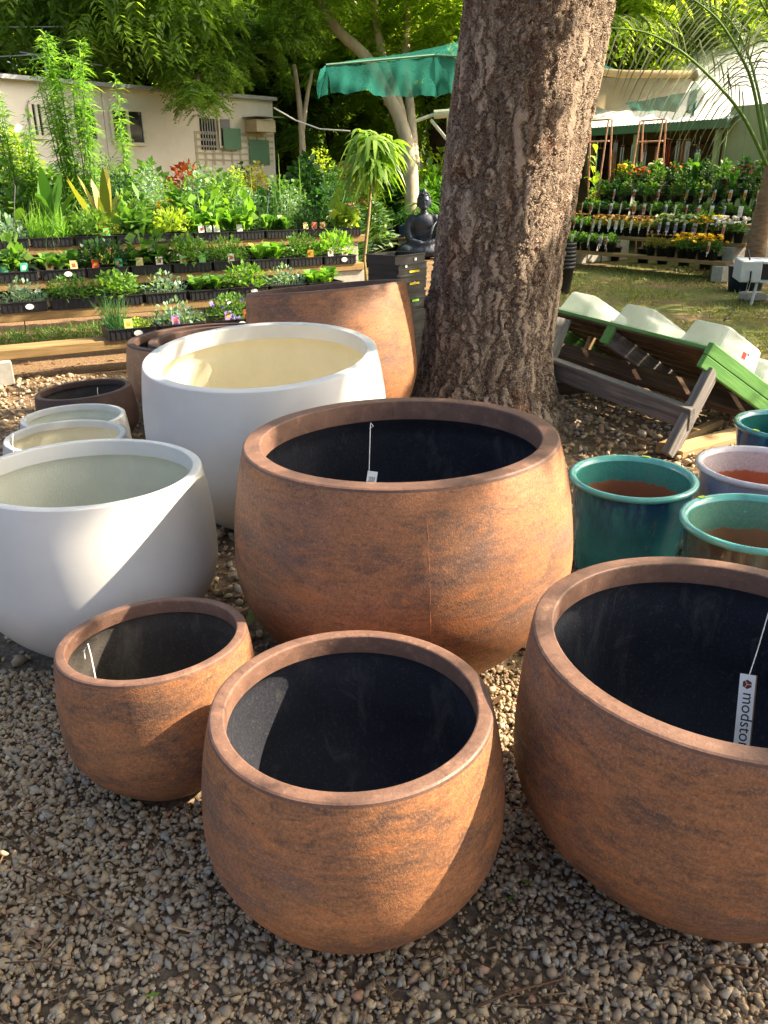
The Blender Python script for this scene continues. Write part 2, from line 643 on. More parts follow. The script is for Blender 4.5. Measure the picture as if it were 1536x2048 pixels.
for nm, a, b in (('yellow', (230, 190, 30), (250, 220, 60)), ('cream', (216, 222, 160), (238, 240, 204)), ('rust', (140, 96, 50), (180, 136, 76)),
                 ('white', (232, 232, 226), (246, 246, 240)), ('pink', (206, 50, 110), (232, 96, 150)), ('orange', (226, 90, 30), (244, 130, 50)),
                 ('violet', (112, 96, 176), (164, 150, 212)), ('palepink', (214, 176, 170), (232, 206, 196))):
    PET[nm] = leafmat('petal_' + nm, a, b, .3, .6, (1.1, 1.1, 1.0, 1))
M['bark_pale'] = plain('pale_smooth_bark', (176, 160, 138), .8, .15, .25, 5, .4, (1, 1, .4))
M['bark_dark'] = plain('dark_bark', (70, 54, 42), .9, .1, .3, 8, .6, (1, 1, .3))
M['stem'] = plain('green_brown_stem', (134, 118, 78), .8, .2, .2, 12, .1)
M['stem_green'] = plain('green_stem', (86, 116, 52), .7, .2, .2, 12, .1)

# ================================================================== ground
def groundmat():
    m, nt, out = new_mat('ground_gravel_dirt_grass')
    co = coords(nt)
    tc = nt.nodes.new('ShaderNodeTexCoord')
    sp = nt.nodes.new('ShaderNodeSeparateXYZ')
    nt.links.new(tc.outputs['Object'], sp.inputs[0])
    n = noise(nt, co, 1.1, 6, .6)
    f = noise(nt, co, 60, 4, .7)
    vo = nd(nt, 'ShaderNodeTexVoronoi', Scale=42.0)
    nt.links.new(co, vo.inputs['Vector'])
    dirt = ramp(nt, f, [(.3, lin((78, 62, 48))), (.5, lin((112, 92, 70))), (.7, lin((142, 120, 94)))])
    sc3 = nt.nodes.new('ShaderNodeSeparateColor')
    nt.links.new(vo.outputs['Color'], sc3.inputs[0])
    peb = mix(nt, val(nt, vo.outputs['Distance'], .2, .6), ramp(nt, sc3.outputs[0], [(0, lin((96, 82, 66))), (.4, lin((140, 124, 102))), (.7, lin((118, 112, 102))), (1, lin((168, 150, 124)))]), lin((60, 52, 44)))
    grav = mix(nt, .72, peb, ramp(nt, f, [(.3, lin((84, 78, 68))), (.7, lin((138, 126, 108)))]))
    near = mix(nt, val(nt, n, .42, .6), dirt, grav)
    mulch = ramp(nt, f, [(.3, lin((84, 64, 46))), (.7, lin((152, 124, 92)))])
    grs = ramp(nt, f, [(.3, lin((60, 70, 34))), (.7, lin((116, 116, 62)))])
    far = mix(nt, val(nt, sp.outputs['Y'], 4.2, 7), near, mulch)
    gx = nd(nt, 'ShaderNodeMath', operation='MULTIPLY')
    nt.links.new(val(nt, sp.outputs['X'], 1.2, 3), gx.inputs[0])
    nt.links.new(val(nt, sp.outputs['Y'], 5.8, 8), gx.inputs[1])
    g2 = nd(nt, 'ShaderNodeMath', operation='MULTIPLY')
    nt.links.new(gx.outputs[0], g2.inputs[0])
    nt.links.new(val(nt, noise(nt, co, .9, 5, .6), .36, .52), g2.inputs[1])
    col = mix(nt, g2.outputs[0], far, grs)
    nb = bump(nt, vo.outputs['Distance'], .5, .012)
    principled(nt, out, col, .92, .15, bump(nt, f, .6, .01, nb))
    return m


nx = 60
gx = np.concatenate([np.linspace(-160, -8, 12), np.linspace(-7, 9, nx), np.linspace(10, 160, 12)])
gy = np.concatenate([np.linspace(-60, -1, 8), np.linspace(0, 24, nx), np.linspace(26, 200, 12)])
GX, GY = np.meshgrid(gx, gy)
GZ = (np.sin(GX * 1.7 + .4) * np.sin(GY * 1.3) * .006 + np.sin(GX * 3.9 + GY * 2.7) * .004) * (np.hypot(GX, GY) < 40) - .006
ii = np.arange(GX.size).reshape(GX.shape)
GF = np.stack([ii[:-1, :-1], ii[:-1, 1:], ii[1:, 1:], ii[1:, :-1]], -1).reshape(-1, 4)
ground = inst('ground', np_mesh('ground', np.stack([GX, GY, GZ], -1).reshape(-1, 3), GF, groundmat(), smooth=True))
tag(ground, 'gravel, bare dirt and patchy grass ground of the nursery yard', None, None, 'structure')

# ================================================================== pots
# x, y, rim radius, widest radius, height, tilt x, tilt y (degrees)
POT = {
    'C': (0.074, 2.387, 0.489, 0.544, 0.763, -0.62, -1.65), 'F': (-0.064, 1.385, 0.294, 0.326, 0.498, 0.15, -0.55),
    'S': (-0.579, 1.759, 0.241, 0.257, 0.412, -3.48, -2.57), 'R': (0.718, 1.472, 0.402, 0.423, 0.597, 0.43, 0.43),
    'LW': (-0.992, 2.486, 0.373, 0.407, 0.618, -0.97, 0.92), 'BW': (-0.522, 3.647, 0.519, 0.557, 0.780, 5.81, -1.72),
    'T1': (1.003, 3.022, 0.252, 0.239, 0.407, 1.18, -0.71), 'T2': (1.294, 2.512, 0.260, 0.250, 0.426, -0.10, -1.60),
    'W1': (-1.497, 3.617, 0.271, 0.294, 0.399, 0.28, 0.32), 'W2': (-1.652, 4.141, 0.265, 0.280, 0.346, -0.10, -0.31),
    'DB': (-1.764, 4.683, 0.275, 0.290, 0.356, -0.30, -3.90), 'LV': (1.545, 3.075, 0.262, 0.262, 0.43, 0.19, -0.24),
    'BT': (1.93, 3.63, 0.262, 0.262, 0.44, 0.22, -0.30), 'BR': (-0.262, 4.76, 0.468, 0.500, 0.915, -4.30, -4.6),
    'NB': (-1.17, 5.46, 0.53, 0.56, 0.53, 0, -2.0),
}


def belly(Rr, Rm, H, zm=.5, rb=.5, e=2.0, n=26):
    pr = []
    for i in range(n + 1):
        z = H * i / n
        zz = zm * H
        r = Rm * (1 - (1 - rb) * (1 - z / zz) ** e) if z < zz else Rm - (Rm - Rr) * ((z - zz) / (H - zz)) ** 2
        pr.append((r, z))
    return pr


def place(o, key, dz=0.0):
    x, y, Rr, Rm, H, ax, ay = POT[key]
    rb = .5 * Rm
    lift = rb * (abs(math.sin(R_(ax))) + abs(math.sin(R_(ay)))) * .5
    o.matrix_world = Matrix.Translation((x, y, lift + dz)) @ Matrix.Rotation(R_(ax), 4, 'X') @ Matrix.Rotation(R_(ay), 4, 'Y')


def bowl(key, label, body, rim, inner, name='round_planter', rw=.06, lip=.045, spin=0.0, group=None, n=96):
    x, y, Rr, Rm, H, ax, ay = POT[key]
    t = thing(name, label, 'planter', group=group)
    place(t, key)
    w = Rr * rw * 1.9
    lipd = lip * H / .5
    b = .0045 + .003 * H
    pr = [(0, 0.0)] + belly(Rr, Rm, H - b * 1.6)
    MB().lathe(pr, n).build('body', body, t, True, rot=(0, 0, spin))
    MB().lathe([(Rr, H - b * 1.6), (Rr - b * .25, H - b * .55), (Rr - b * .9, H - b * .1), (Rr - b * 1.3, H), (Rr - w * .5, H + .0006), (Rr - w + b * .6, H), (Rr - w + b * .15, H - b * .25), (Rr - w, H - b * .7),
                (Rr - w - .001, H - lipd * .5), (Rr - w, H - lipd), (Rr - w + .004, H - lipd - .003)], n).build('rim', rim, t, True, rot=(0, 0, spin), crease=12)
    ins = [(Rr - w + .003, H - lipd - .002), (Rr - w + .012, H - lipd - .014)]
    for r, z in reversed(belly(Rr, Rm, H)):
        if .05 < z < H - lipd - .03: ins.append((max(r - .03, .02), z))
    ins += [(ins[-1][0] * .8, .04), (0, .035)]
    MB().lathe(ins, n).build('interior', inner, t, True, rot=(0, 0, spin))
    return t


tC = bowl('C', 'largest rust-coloured planter with a paper tag on a white string hanging inside', M['rust'], M['rust_rim'], M['inner_navy'], spin=2.0)
tF = bowl('F', 'mid-sized rust-brown planter with a sunlit patch inside its dark bowl', M['rust_fine'], M['rust_rim'], M['inner_navy'], spin=.6)
tS = bowl('S', 'smallest rust-coloured planter, with a loose string loop inside', M['rust_fine'], M['rust_rim'], M['inner_black'], spin=3.6)
tR = bowl('R', 'large rust-coloured planter with a printed white maker tag hanging inside', M['rust_fine'], M['rust_rim'], M['inner_navy'], spin=1.2)
tLW = bowl('LW', 'glossy white planter with a sharp diagonal shadow across its side', M['white'], M['white'], M['inner_grey'], rw=.045)
tBW = bowl('BW', 'biggest glossy white planter, tipped forward and cream inside', M['white'], M['white'], M['inner_cream'], rw=.05)
tBR = bowl('BR', 'very large rust-coloured planter leaning beside the tree trunk', M['rust'], M['rust_rim'], M['inner_black'], spin=4.4, rw=.03)
tW1 = bowl('W1', 'low white planter with a thin string hanging inside', M['white'], M['white'], M['inner_cream'], rw=.05)
tW2 = bowl('W2', 'small low white planter beside the dark brown bowl', M['white'], M['white'], M['inner_grey'], rw=.05)
tDB = bowl('DB', 'dark brown bowl planter standing on open gravel', M['dark_brown'], M['brown_rim'], M['inner_black'], rw=.06)
tNB = bowl('NB', 'tan-sided brown planter with a second pot nested inside it', M['tan'], M['brown_rim'], M['inner_black'], rw=.05)
POT['NI'] = (-1.14, 5.50, 0.43, 0.445, 0.47, 0, -3.0)
tNI = bowl('NI', 'brown planter nested inside the tan-sided brown planter', M['brown'], M['brown_rim'], M['inner_black'], rw=.07)
place(tNI, 'NI', .05)

# mould seam on the largest planter
x, y, Rr, Rm, H, ax, ay = POT['C']
sm = MB()
pts = [((r + .0005) * math.cos(-1.46), (r + .0005) * math.sin(-1.46), z) for r, z in belly(Rr, Rm, H)[5:24]]
sm.tube(pts, [.0006 + .0006 * math.sin(i * 2.3) for i in range(len(pts))], 6)
sm.build('mould_seam', M['rust'], tC, True)


def glazed(key, label, body, rim, inner, name='glazed_pot', taper=.84):
    x, y, Rr, Rm, H, ax, ay = POT[key]
    t = thing(name, label, 'pot')
    place(t, key)
    rb = Rr - .016
    pr = [(0, 0), (rb * taper, 0), (rb * (taper + .02), .015)] + [(rb * (taper + (1 - taper) * (i / 12) ** .8), H * i / 12) for i in range(1, 12)] + [(rb, H - .022)]
    MB().lathe(pr, 72).build('body', body, t, True)
    MB().lathe([(rb - .001, H - .026), (Rr - .003, H - .022), (Rr, H - .012), (Rr - .003, H - .003), (Rr - .014, H), (Rr - .026, H - .004), (Rr - .032, H - .014), (Rr - .034, H - .02)], 72).build('rim', rim, t, True)
    ins = [(Rr - .0335, H - .019), (Rr - .036, H - .04)] + [(rb * (taper + (1 - taper) * (i / 10)) - .024, H * i / 10) for i in range(8, 0, -1)] + [(0, .03)]
    MB().lathe(ins, 72).build('interior', inner, t, True)
    return t


teal_rim = plain('teal_glaze_rim', (92, 178, 164), .15, .6, .25, 14, .05, coat=.6)
blue_rim = plain('blue_green_glaze_rim', (52, 138, 142), .15, .6, .3, 14, .05, coat=.6)
lav_rim = plain('pale_lilac_glaze_rim', (206, 198, 202), .2, .6, .12, 20, .05, coat=.5)
tT1 = glazed('T1', 'teal glazed pot with dark blue drips and a terracotta inside, touching the largest rust planter',
             glaze('teal_drip_glaze', (66, 166, 162), (30, 50, 104), (170, 148, 118), .407), teal_rim, glaze_inner('teal_glaze_inside', (70, 140, 126), .407, .10))
tT2 = glazed('T2', 'mottled brown and teal glazed pot with a pale green rim and drip inside',
             glaze('brown_drip_glaze', (80, 122, 112), (74, 52, 46), (186, 160, 112), .426, 7), teal_rim, glaze_inner('sage_glaze_inside', (112, 158, 134), .426, .12, (172, 122, 84)))
tLV = glazed('LV', 'pale lilac-white glazed pot with a terracotta inside',
             glaze('lilac_glaze', (192, 188, 204), (160, 160, 188), (222, 216, 214), .43), lav_rim, glaze_inner('lilac_glaze_inside', (200, 188, 186), .43, .10, (190, 108, 70)))
tBT = glazed('BT', 'deep blue-green glazed pot beside the tipped picnic table',
             glaze('blue_drip_glaze', (30, 116, 142), (24, 46, 96), (90, 160, 160), .44), blue_rim, glaze_inner('blue_green_glaze_inside', (36, 104, 96), .44, .30))
lime = plain('lime_sticker', (196, 226, 60), .5, .3, .05, 10, 0)
for t, key, az in ((tT1, 'T1', 62), (tT2, 'T2', 118), (tBT, 'BT', 205)):
    Rr, H = POT[key][2], POT[key][4]
    a = R_(az)
    MB().box((0, 0, 0), (.016, .028, .0016)).build('price_sticker', lime, t, loc=((Rr - .014) * math.cos(a), (Rr - .014) * math.sin(a), H + .0012), rot=(0, 0, a))
# glaze drip running down inside the mottled pot
Rr, H = POT['T2'][2], POT['T2'][4]
MB().tube([(.05, Rr - .037, H - .06), (.051, Rr - .04, H - .10), (.05, Rr - .043, H - .14), (.05, Rr - .044, H - .152)], [.012, .008, .007, .010], 8).build('glaze_drip', teal_rim, tT2, True)


# strings and tags
def text_mesh(body, size, mat):
    cu = bpy.data.curves.new('print', 'FONT')
    cu.body = body
    cu.size = size
    cu.extrude = .0002
    cu.align_x = 'LEFT'
    ob = bpy.data.objects.new('print', cu)
    COL.objects.link(ob)
    dg = bpy.context.evaluated_depsgraph_get()
    me = bpy.data.meshes.new_from_object(ob.evaluated_get(dg))
    bpy.data.objects.remove(ob)
    me.materials.clear()
    me.materials.append(mat)
    return me


def face_matrix(origin, xax, zax):
    xa = Vector(xax).normalized()
    za = Vector(zax).normalized()
    ya = za.cross(xa).normalized()
    xa = ya.cross(za)
    m = Matrix((xa, ya, za)).transposed().to_4x4()
    m.translation = Vector(origin)
    return m


# maker tag in the large right planter: hangs on a white string from inside the rim
tg = thing('hanging_tag', 'white maker tag with brown cube logo hanging in the large rust planter', 'tag')
p_top, p_tag = W(1538, 1222, 1.82), W(1498, 1352, 1.80)
p_bot = W(1482, 1520, 1.77)
ax = (p_bot - p_tag)
nv = (Vector((0, 0, 1.5)) - p_tag)
Mx = face_matrix(p_tag, ax, nv)
tg.matrix_world = Mx
MB().box((.082, 0, -.0022), (.172, .034, .0034)).build('backing_board', M['tag_board'], tg)
MB().box((.081, -.002, .0008), (.168, .0325, .0016)).build('card', M['tag_white'], tg)
lg = MB()
lg.add([(.019 + .0105 * math.cos(R_(60 * i)), -.002 + .0105 * math.sin(R_(60 * i)), .0019) for i in range(6)] + [(.019, -.002, .0019)], [(6, i, (i + 1) % 6) for i in range(6)])
lgo = lg.build('logo_print', M['logo'], tg)
ln = MB()
for a in (90, 210, 330):
    ln.tube([(.019, -.002, .0021), (.019 + .0098 * math.cos(R_(a)), -.002 + .0098 * math.sin(R_(a)), .0021)], .0007, 4)
ln.build('logo_line', M['tag_white'], lgo)
inst('lettering', text_mesh('modstone', .035, M['ink']), tg, (.037, -.0085, .0019))
inv = Mx.inverted()
MB().tube([inv @ p_tag, inv @ W(1515, 1300, 1.815), inv @ p_top], .0012, 6).build('string', M['string'], tg)

# price tag in the largest planter
tg = thing('hanging_tag', 'small white paper tag on a string inside the largest rust planter', 'tag')
p_top, p_tag = W(741, 848, 2.78), W(738, 946, 2.70)
Mx = face_matrix(p_tag, (.9, .1, -.25), (0, -.75, .65))
tg.matrix_world = Mx
inv = Mx.inverted()
MB().box((.012, -.03, 0), (.034, .075, .001)).build('card', M['tag_white'], tg)
bc = MB()
for i in range(6): bc.box((.003 + i * .0035, -.022, .0008), (.0016 if i % 2 else .0009, .02, .0004))
bc.build('barcode_print', M['ink'], tg)
MB().tube([inv @ p_tag, inv @ W(740, 880, 2.75), inv @ p_top], .0016, 6).build('string', M['string'], tg)
MB().tube([inv @ (p_top + Vector((0.000, 0, .004))), inv @ (p_top + Vector((.01, 0, -.008))), inv @ (p_top + Vector((-.004, -.002, -.016)))], .0016, 6).build('knot', M['string'], tg)

# loose strings
for nm, lab, pts, r in (
        ('string_loop', 'looped cotton string inside the smallest rust planter', [W(170, 1318, 2.02), W(168, 1302, 2.03), W(176, 1288, 2.04), W(182, 1312, 2.00), W(192, 1362, 1.93)], .0017),
        ('hanging_string', 'thin string hanging inside the low white planter', [W(26, 868, 3.62), W(25, 888, 3.58), W(27, 905, 3.54)], .0018),
        ('hanging_string', 'short white string hanging inside the dark brown bowl', [W(195, 775, 5.0), W(195, 782, 4.98), W(196, 790, 4.96)], .0022)):
    o = MB().tube(pts, r, 6).build(nm, M['string'], None, True)
    tag(o, lab, 'string')

# ================================================================== gravel, twigs, litter
def stones(n, xr, yr, size, avoid, zf=.35):
    x = rng.uniform(*xr, n)
    y = rng.uniform(*yr, n)
    keep = np.ones(n, bool)
    # keep what the yard shows: in front of the camera
    for cx, cy, r in avoid: keep &= (x - cx) ** 2 + (y - cy) ** 2 > r * r
    patch = np.sin(x * 5.1 + 1) * np.sin(y * 6.3 + x * 2) + .5 * np.sin(x * 13 + y * 9)
    keep &= ~((patch > .85) & (rng.random(n) < .5))
    x, y = x[keep], y[keep]
    n = len(x)
    s = size * np.exp(np.clip(rng.normal(0, .36, n), -.8, .7))
    bm = bmesh.new()
    bmesh.ops.create_icosphere(bm, subdivisions=1, radius=1)
    bm.verts.index_update()
    base = np.array([v.co[:] for v in bm.verts])
    fc = np.array([[v.index for v in f.verts] for f in bm.faces])
    bm.free()
    V = base[None] * (1 + rng.normal(0, .26, (n, len(base), 1)))
    V = V + rng.normal(0, .08, V.shape)
    V = V * np.stack([rng.uniform(.75, 1.3, n), rng.uniform(.6, 1.0, n), rng.uniform(.45, .8, n)], -1)[:, None] * s[:, None, None]
    q = unit(rng.normal(0, 1, (n, 4)) * np.array([1, .35, .35, 1]))
    w, a, b, c = q.T
    Rm = np.stack([np.stack([1 - 2 * (b * b + c * c), 2 * (a * b - c * w), 2 * (a * c + b * w)], -1), np.stack([2 * (a * b + c * w), 1 - 2 * (a * a + c * c), 2 * (b * c - a * w)], -1),
                   np.stack([2 * (a * c - b * w), 2 * (b * c + a * w), 1 - 2 * (a * a + b * b)], -1)], 1)
    V = np.einsum('nij,nkj->nki', Rm, V) + np.stack([x, y, s * zf + rng.uniform(-.3, .55, n) * size], -1)[:, None]
    F = (fc[None] + (np.arange(n) * len(base))[:, None, None]).reshape(-1, 3)
    return V.reshape(-1, 3), F, np.repeat(rng.random(n), len(base))


def stonemat():
    m, nt, out = new_mat('river_gravel')
    at = nd(nt, 'ShaderNodeAttribute', attribute_name='rnd')
    st = [(0, (126, 106, 80)), (.14, (178, 156, 122)), (.28, (152, 136, 112)), (.42, (192, 166, 126)), (.50, (136, 130, 118)), (.60, (172, 152, 122)), (.74, (182, 152, 112)), (.84, (150, 146, 134)), (.93, (214, 194, 158)), (1, (168, 122, 94))]
    col = ramp(nt, at.outputs['Fac'], [(p, lin(c)) for p, c in st])
    n = noise(nt, coords(nt), 160, 3, .7)
    col = mix(nt, val(nt, n, .4, .75, 0, .3), col, lin((104, 90, 74)))
    principled(nt, out, col, .7, .3, bump(nt, n, .3, .002))
    return m


GR = stonemat()
av = [(v[0], v[1], v[3] * .55) for k, v in POT.items()]
a = stones(46000, (-1.35, 1.45), (.62, 2.25), .0070, av)
V, F, r = a
o = inst('gravel', np_mesh('gravel', V, F, GR, r))
tag(o, 'brown and grey river gravel under the planters', 'gravel', None, 'stuff')
V, F, r = stones(11000, (-4.2, 2.4), (2.25, 6.6), .0155, av + [(.65, 5.15, .55)])
o = inst('gravel', np_mesh('gravel', V, F, GR, r))
tag(o, 'scattered gravel around the tree and the plank shelves', 'gravel', None, 'stuff')

# fine debris: chips, straw and broken twigs between the stones
n = 9500
P = np.stack([rng.uniform(-1.4, 1.5, n), rng.uniform(.6, 2.3, n), rng.uniform(.008, .02, n)], -1)
ok = np.ones(n, bool)
for cx, cy, rr in av: ok &= (P[:, 0] - cx) ** 2 + (P[:, 1] - cy) ** 2 > rr * rr
dens = np.sin(P[:, 0] * 5.1 + 1) * np.sin(P[:, 1] * 6.3 + P[:, 0] * 2) + .5 * np.sin(P[:, 0] * 13 + P[:, 1] * 9)
ok &= (dens > .2) | (rng.random(n) < .35)
P = P[ok]
V, F, r = strips(P, rdir(len(P), -.12, .2), np.exp(rng.normal(-3.7, .5, len(P))), rng.uniform(.0007, .0018, len(P)), ((0, 1), (.5, 1), (1, .4)))
chips = leafmat('straw_and_bark_chips', (70, 54, 38), (150, 124, 92), .1, .8, (1, 1, .8, 1))
o = inst('ground_debris', np_mesh('ground_debris', V, F, chips, r))
tag(o, 'thin straw and bark chips lying among the gravel', 'debris', None, 'stuff')

twig = plain('dry_twig', (110, 84, 64), .85, .15, .2, 30, .2)
for pts, rr in (([(45, 1660), (70, 1690), (95, 1728)], .0026), ([(45, 1728), (120, 1760), (160, 1792), (215, 1838), (270, 1862), (350, 1900)], .0026), ([(50, 1750), (100, 1775), (160, 1800)], .0018),
                ([(955, 2012), (1010, 1990), (1070, 1970), (1130, 1955)], .003), ([(1060, 2012), (1120, 2010), (1200, 2022)], .002), ([(10, 1925), (80, 1925), (150, 1930)], .0018),
                ([(1390, 1935), (1450, 1928), (1530, 1938)], .0022), ([(1115, 2025), (1170, 2038), (1240, 2046)], .002)):
    w3 = [G(x, y, .022) for x, y in pts]
    w3 = [q + Vector((0, 0, random.uniform(-.004, .004))) for q in w3]
    o = MB().tube(w3, [rr * (1 - .5 * i / len(w3)) for i in range(len(w3))], 6).build('twig', twig, None, True)
    tag(o, 'thin dry twig lying on the gravel', 'twig', 'dry twigs on the gravel')
o = MB().tube([G(344, 1852, .024), G(390, 1864, .026)], [.003, .0022], 6).build('wood_splinter', M['raw_wood'], None)
tag(o, 'pale wood splinter lying on the gravel', 'splinter')


def flat_leaf(P, D, L, Wd):
    V, F, r = strips(np.array([P]), np.array([D]), L, Wd, ((0, .1), (.2, .7), (.45, 1), (.75, .7), (1, .05)), -.06, np.array([[0, .2, 1.]]))
    return V, F, r


for k, (px, py, dx, dy, L, mt) in enumerate(((462, 1195, .6, .25, .10, 'leaf_litter'), (470, 1225, .8, .5, .07, 'leaf_litter'), (500, 1250, -.1, .9, .09, 'leaf_gold'), (432, 1180, .9, .1, .08, 'leaf_litter'), (985, 1410, .4, .5, .06, 'leaf_litter'),
                                             (190, 735, .9, .2, .16, 'leaf_litter'), (245, 738, .8, -.1, .14, 'leaf_litter'), (1240, 840, .9, -.2, .16, 'leaf_litter'), (1300, 884, -.4, .5, .15, 'leaf_litter'), (1190, 826, .8, -.3, .13, 'leaf_litter'),
                                             (60, 1785, .8, .5, .05, 'leaf_litter'), (1040, 1622, .7, -.3, .035, 'leaf_litter'), (290, 1992, .8, .1, .03, 'leaf_bright'), (1010, 1805, .3, .2, .03, 'leaf_fresh'), (1040, 1760, .4, -.2, .03, 'leaf_fresh'))):
    q = G(px, py, .02)
    V, F, r = flat_leaf(q, (dx, dy, .06), L, L * .17)
    mt2 = mt
    o = inst('fallen_leaf', np_mesh('fallen_leaf', V, F, M[mt2], r))
    if mt in ('leaf_bright', 'leaf_fresh'): tag(o, 'tiny green leaf lying on the gravel', 'leaf', 'tiny green leaves on the gravel')
    elif mt == 'leaf_gold': tag(o, 'yellow-green fallen leaf against the largest rust planter', 'leaf')
    else: tag(o, 'dry brown fallen leaf on the ground', 'leaf', 'dry fallen leaves')
# leaf litter under the tree and shelves
n = 2600
P = np.concatenate([np.stack([rng.uniform(-3.6, 2.4, n), rng.uniform(2.6, 7.2, n), rng.uniform(.012, .03, n)], -1)])
ok = np.hypot(P[:, 0] - .65, P[:, 1] - 5.15) > .5
for cx, cy, rr in av: ok &= (P[:, 0] - cx) ** 2 + (P[:, 1] - cy) ** 2 > rr * rr
P = P[ok]
V, F, r = strips(P, rdir(len(P), -.1, .25), rng.uniform(.03, .10, len(P)), rng.uniform(.003, .012, len(P)), ((0, .2), (.4, 1), (1, .1)), .1)
o = inst('leaf_litter', np_mesh('leaf_litter', V, F, M['leaf_litter'], r))
tag(o, 'dry leaf litter spread over the ground round the tree', 'leaf litter', None, 'stuff')

# grass on the right, behind the picnic table
n = 30000
P = np.stack([rng.uniform(1.0, 9, n), rng.uniform(6.2, 15.5, n), np.zeros(n)], -1)
gm = np.sin(P[:, 0] * 1.9 + 2) * np.sin(P[:, 1] * 1.4 + P[:, 0]) + .6 * np.sin(P[:, 0] * 4.3) * np.sin(P[:, 1] * 3.7)
ok = (gm > -.15) | (rng.random(n) < .18)
P = P[ok & (P[:, 0] < P[:, 1] * .62)]
V, F, r = diamonds(P, rdir(len(P), .25, 1), rng.uniform(.04, .11, len(P)), rng.uniform(.003, .007, len(P)))
o = inst('grass', np_mesh('grass', V, F, M['grass'], r))
tag(o, 'short patchy grass in front of the flower shelves', 'grass', None, 'stuff')
n = 5000
P = np.stack([rng.uniform(-5, -1.2, n), rng.uniform(8, 10, n), np.zeros(n)], -1)
P[:, 0:2] = np.array([-3.6, 6.9]) + np.outer(rng.uniform(-1, 4.0, n), np.array([.875, .485])) + np.outer(rng.uniform(.9, 1.7, n), np.array([-.485, .875]))
V, F, r = diamonds(P, rdir(len(P), .4, 1), rng.uniform(.05, .14, len(P)), rng.uniform(.003, .006, len(P)))
o = inst('grass', np_mesh('grass', V, F, M['leaf_fresh'], r))
tag(o, 'green grass strip growing under the plank shelves', 'grass', None, 'stuff')

# ================================================================== the big tree
def barkmat():
    m, nt, out = new_mat('rough_plated_bark')
    co = coords(nt, (1, 1, .17))
    c1 = coords(nt)
    w = nd(nt, 'ShaderNodeTexNoise', Scale=4.0, Detail=6.0, Roughness=.7)
    nt.links.new(c1, w.inputs['Vector'])
    av_ = nd(nt, 'ShaderNodeVectorMath', operation='MULTIPLY_ADD')
    nt.links.new(w.outputs['Color'], av_.inputs[0])
    av_.inputs[1].default_value = (.26, .26, .2)
    nt.links.new(co, av_.inputs[2])

    def ridge(scale, width, rough=.6):
        q_ = nd(nt, 'ShaderNodeTexNoise', Scale=scale, Detail=4.0, Roughness=rough)
        nt.links.new(av_.outputs[0], q_.inputs['Vector'])
        a_ = nd(nt, 'ShaderNodeMath', operation='SUBTRACT'); nt.links.new(q_.outputs['Fac'], a_.inputs[0]); a_.inputs[1].default_value = .5
        b_ = nd(nt, 'ShaderNodeMath', operation='ABSOLUTE'); nt.links.new(a_.outputs[0], b_.inputs[0])
        return val(nt, b_.outputs[0], 0, width)
    v1 = nd(nt, 'ShaderNodeTexVoronoi', Scale=12.0, feature='DISTANCE_TO_EDGE')
    nt.links.new(av_.outputs[0], v1.inputs['Vector'])
    r1, r2, r3 = ridge(6.0, .045, .55), ridge(14, .03, .6), val(nt, v1.outputs['Distance'], 0, .10)
    def mul(a_, b_):
        m_ = nd(nt, 'ShaderNodeMath', operation='MULTIPLY')
        nt.links.new(a_, m_.inputs[0]); nt.links.new(b_, m_.inputs[1])
        return m_.outputs[0]
    e1 = mul(val(nt, r1, 0, 1, .2, 1), val(nt, r3, 0, 1, .2, 1))
    e2 = r2
    n = noise(nt, c1, 34, 6, .75)
    fl = noise(nt, av_.outputs[0], 26, 5, .7)
    big = noise(nt, c1, 2.0, 5, .6)
    plates = ramp(nt, fl, [(.28, lin((132, 116, 102))), (.46, lin((164, 146, 128))), (.60, lin((182, 162, 140))), (.74, lin((200, 178, 152)))])
    plates = mix(nt, val(nt, big, .42, .66, 0, .6), plates, lin((138, 122, 108)))
    plates = mix(nt, val(nt, n, .5, .75, 0, .45), plates, lin((108, 92, 80)))
    plates = mix(nt, val(nt, noise(nt, co, 6, 4, .6), .60, .70, 0, .6), plates, lin((132, 88, 60)))
    crack = mix(nt, val(nt, big, .42, .6), lin((66, 52, 44)), lin((100, 62, 42)))
    k = nd(nt, 'ShaderNodeMath', operation='MULTIPLY')
    nt.links.new(val(nt, e1, .0, .6), k.inputs[0])
    nt.links.new(val(nt, e2, .0, .8, .5, 1), k.inputs[1])
    col = mix(nt, k.outputs[0], crack, plates)
    h = nd(nt, 'ShaderNodeMath', operation='MULTIPLY_ADD')
    nt.links.new(e2, h.inputs[0]); h.inputs[1].default_value = .35
    nt.links.new(e1, h.inputs[2])
    h2 = nd(nt, 'ShaderNodeMath', operation='MULTIPLY_ADD')
    nt.links.new(fl, h2.inputs[0]); h2.inputs[1].default_value = .38
    nt.links.new(h.outputs[0], h2.inputs[2])
    principled(nt, out, col, .9, .15, bump(nt, h2.outputs[0], .4, .010))
    dp = nt.nodes.new('ShaderNodeDisplacement')
    dp.inputs['Scale'].default_value = .023
    dp.inputs['Midlevel'].default_value = 1.0
    nt.links.new(h2.outputs[0], dp.inputs['Height'])
    nt.links.new(dp.outputs[0], out.inputs['Displacement'])
    m.displacement_method = 'BOTH'
    return m


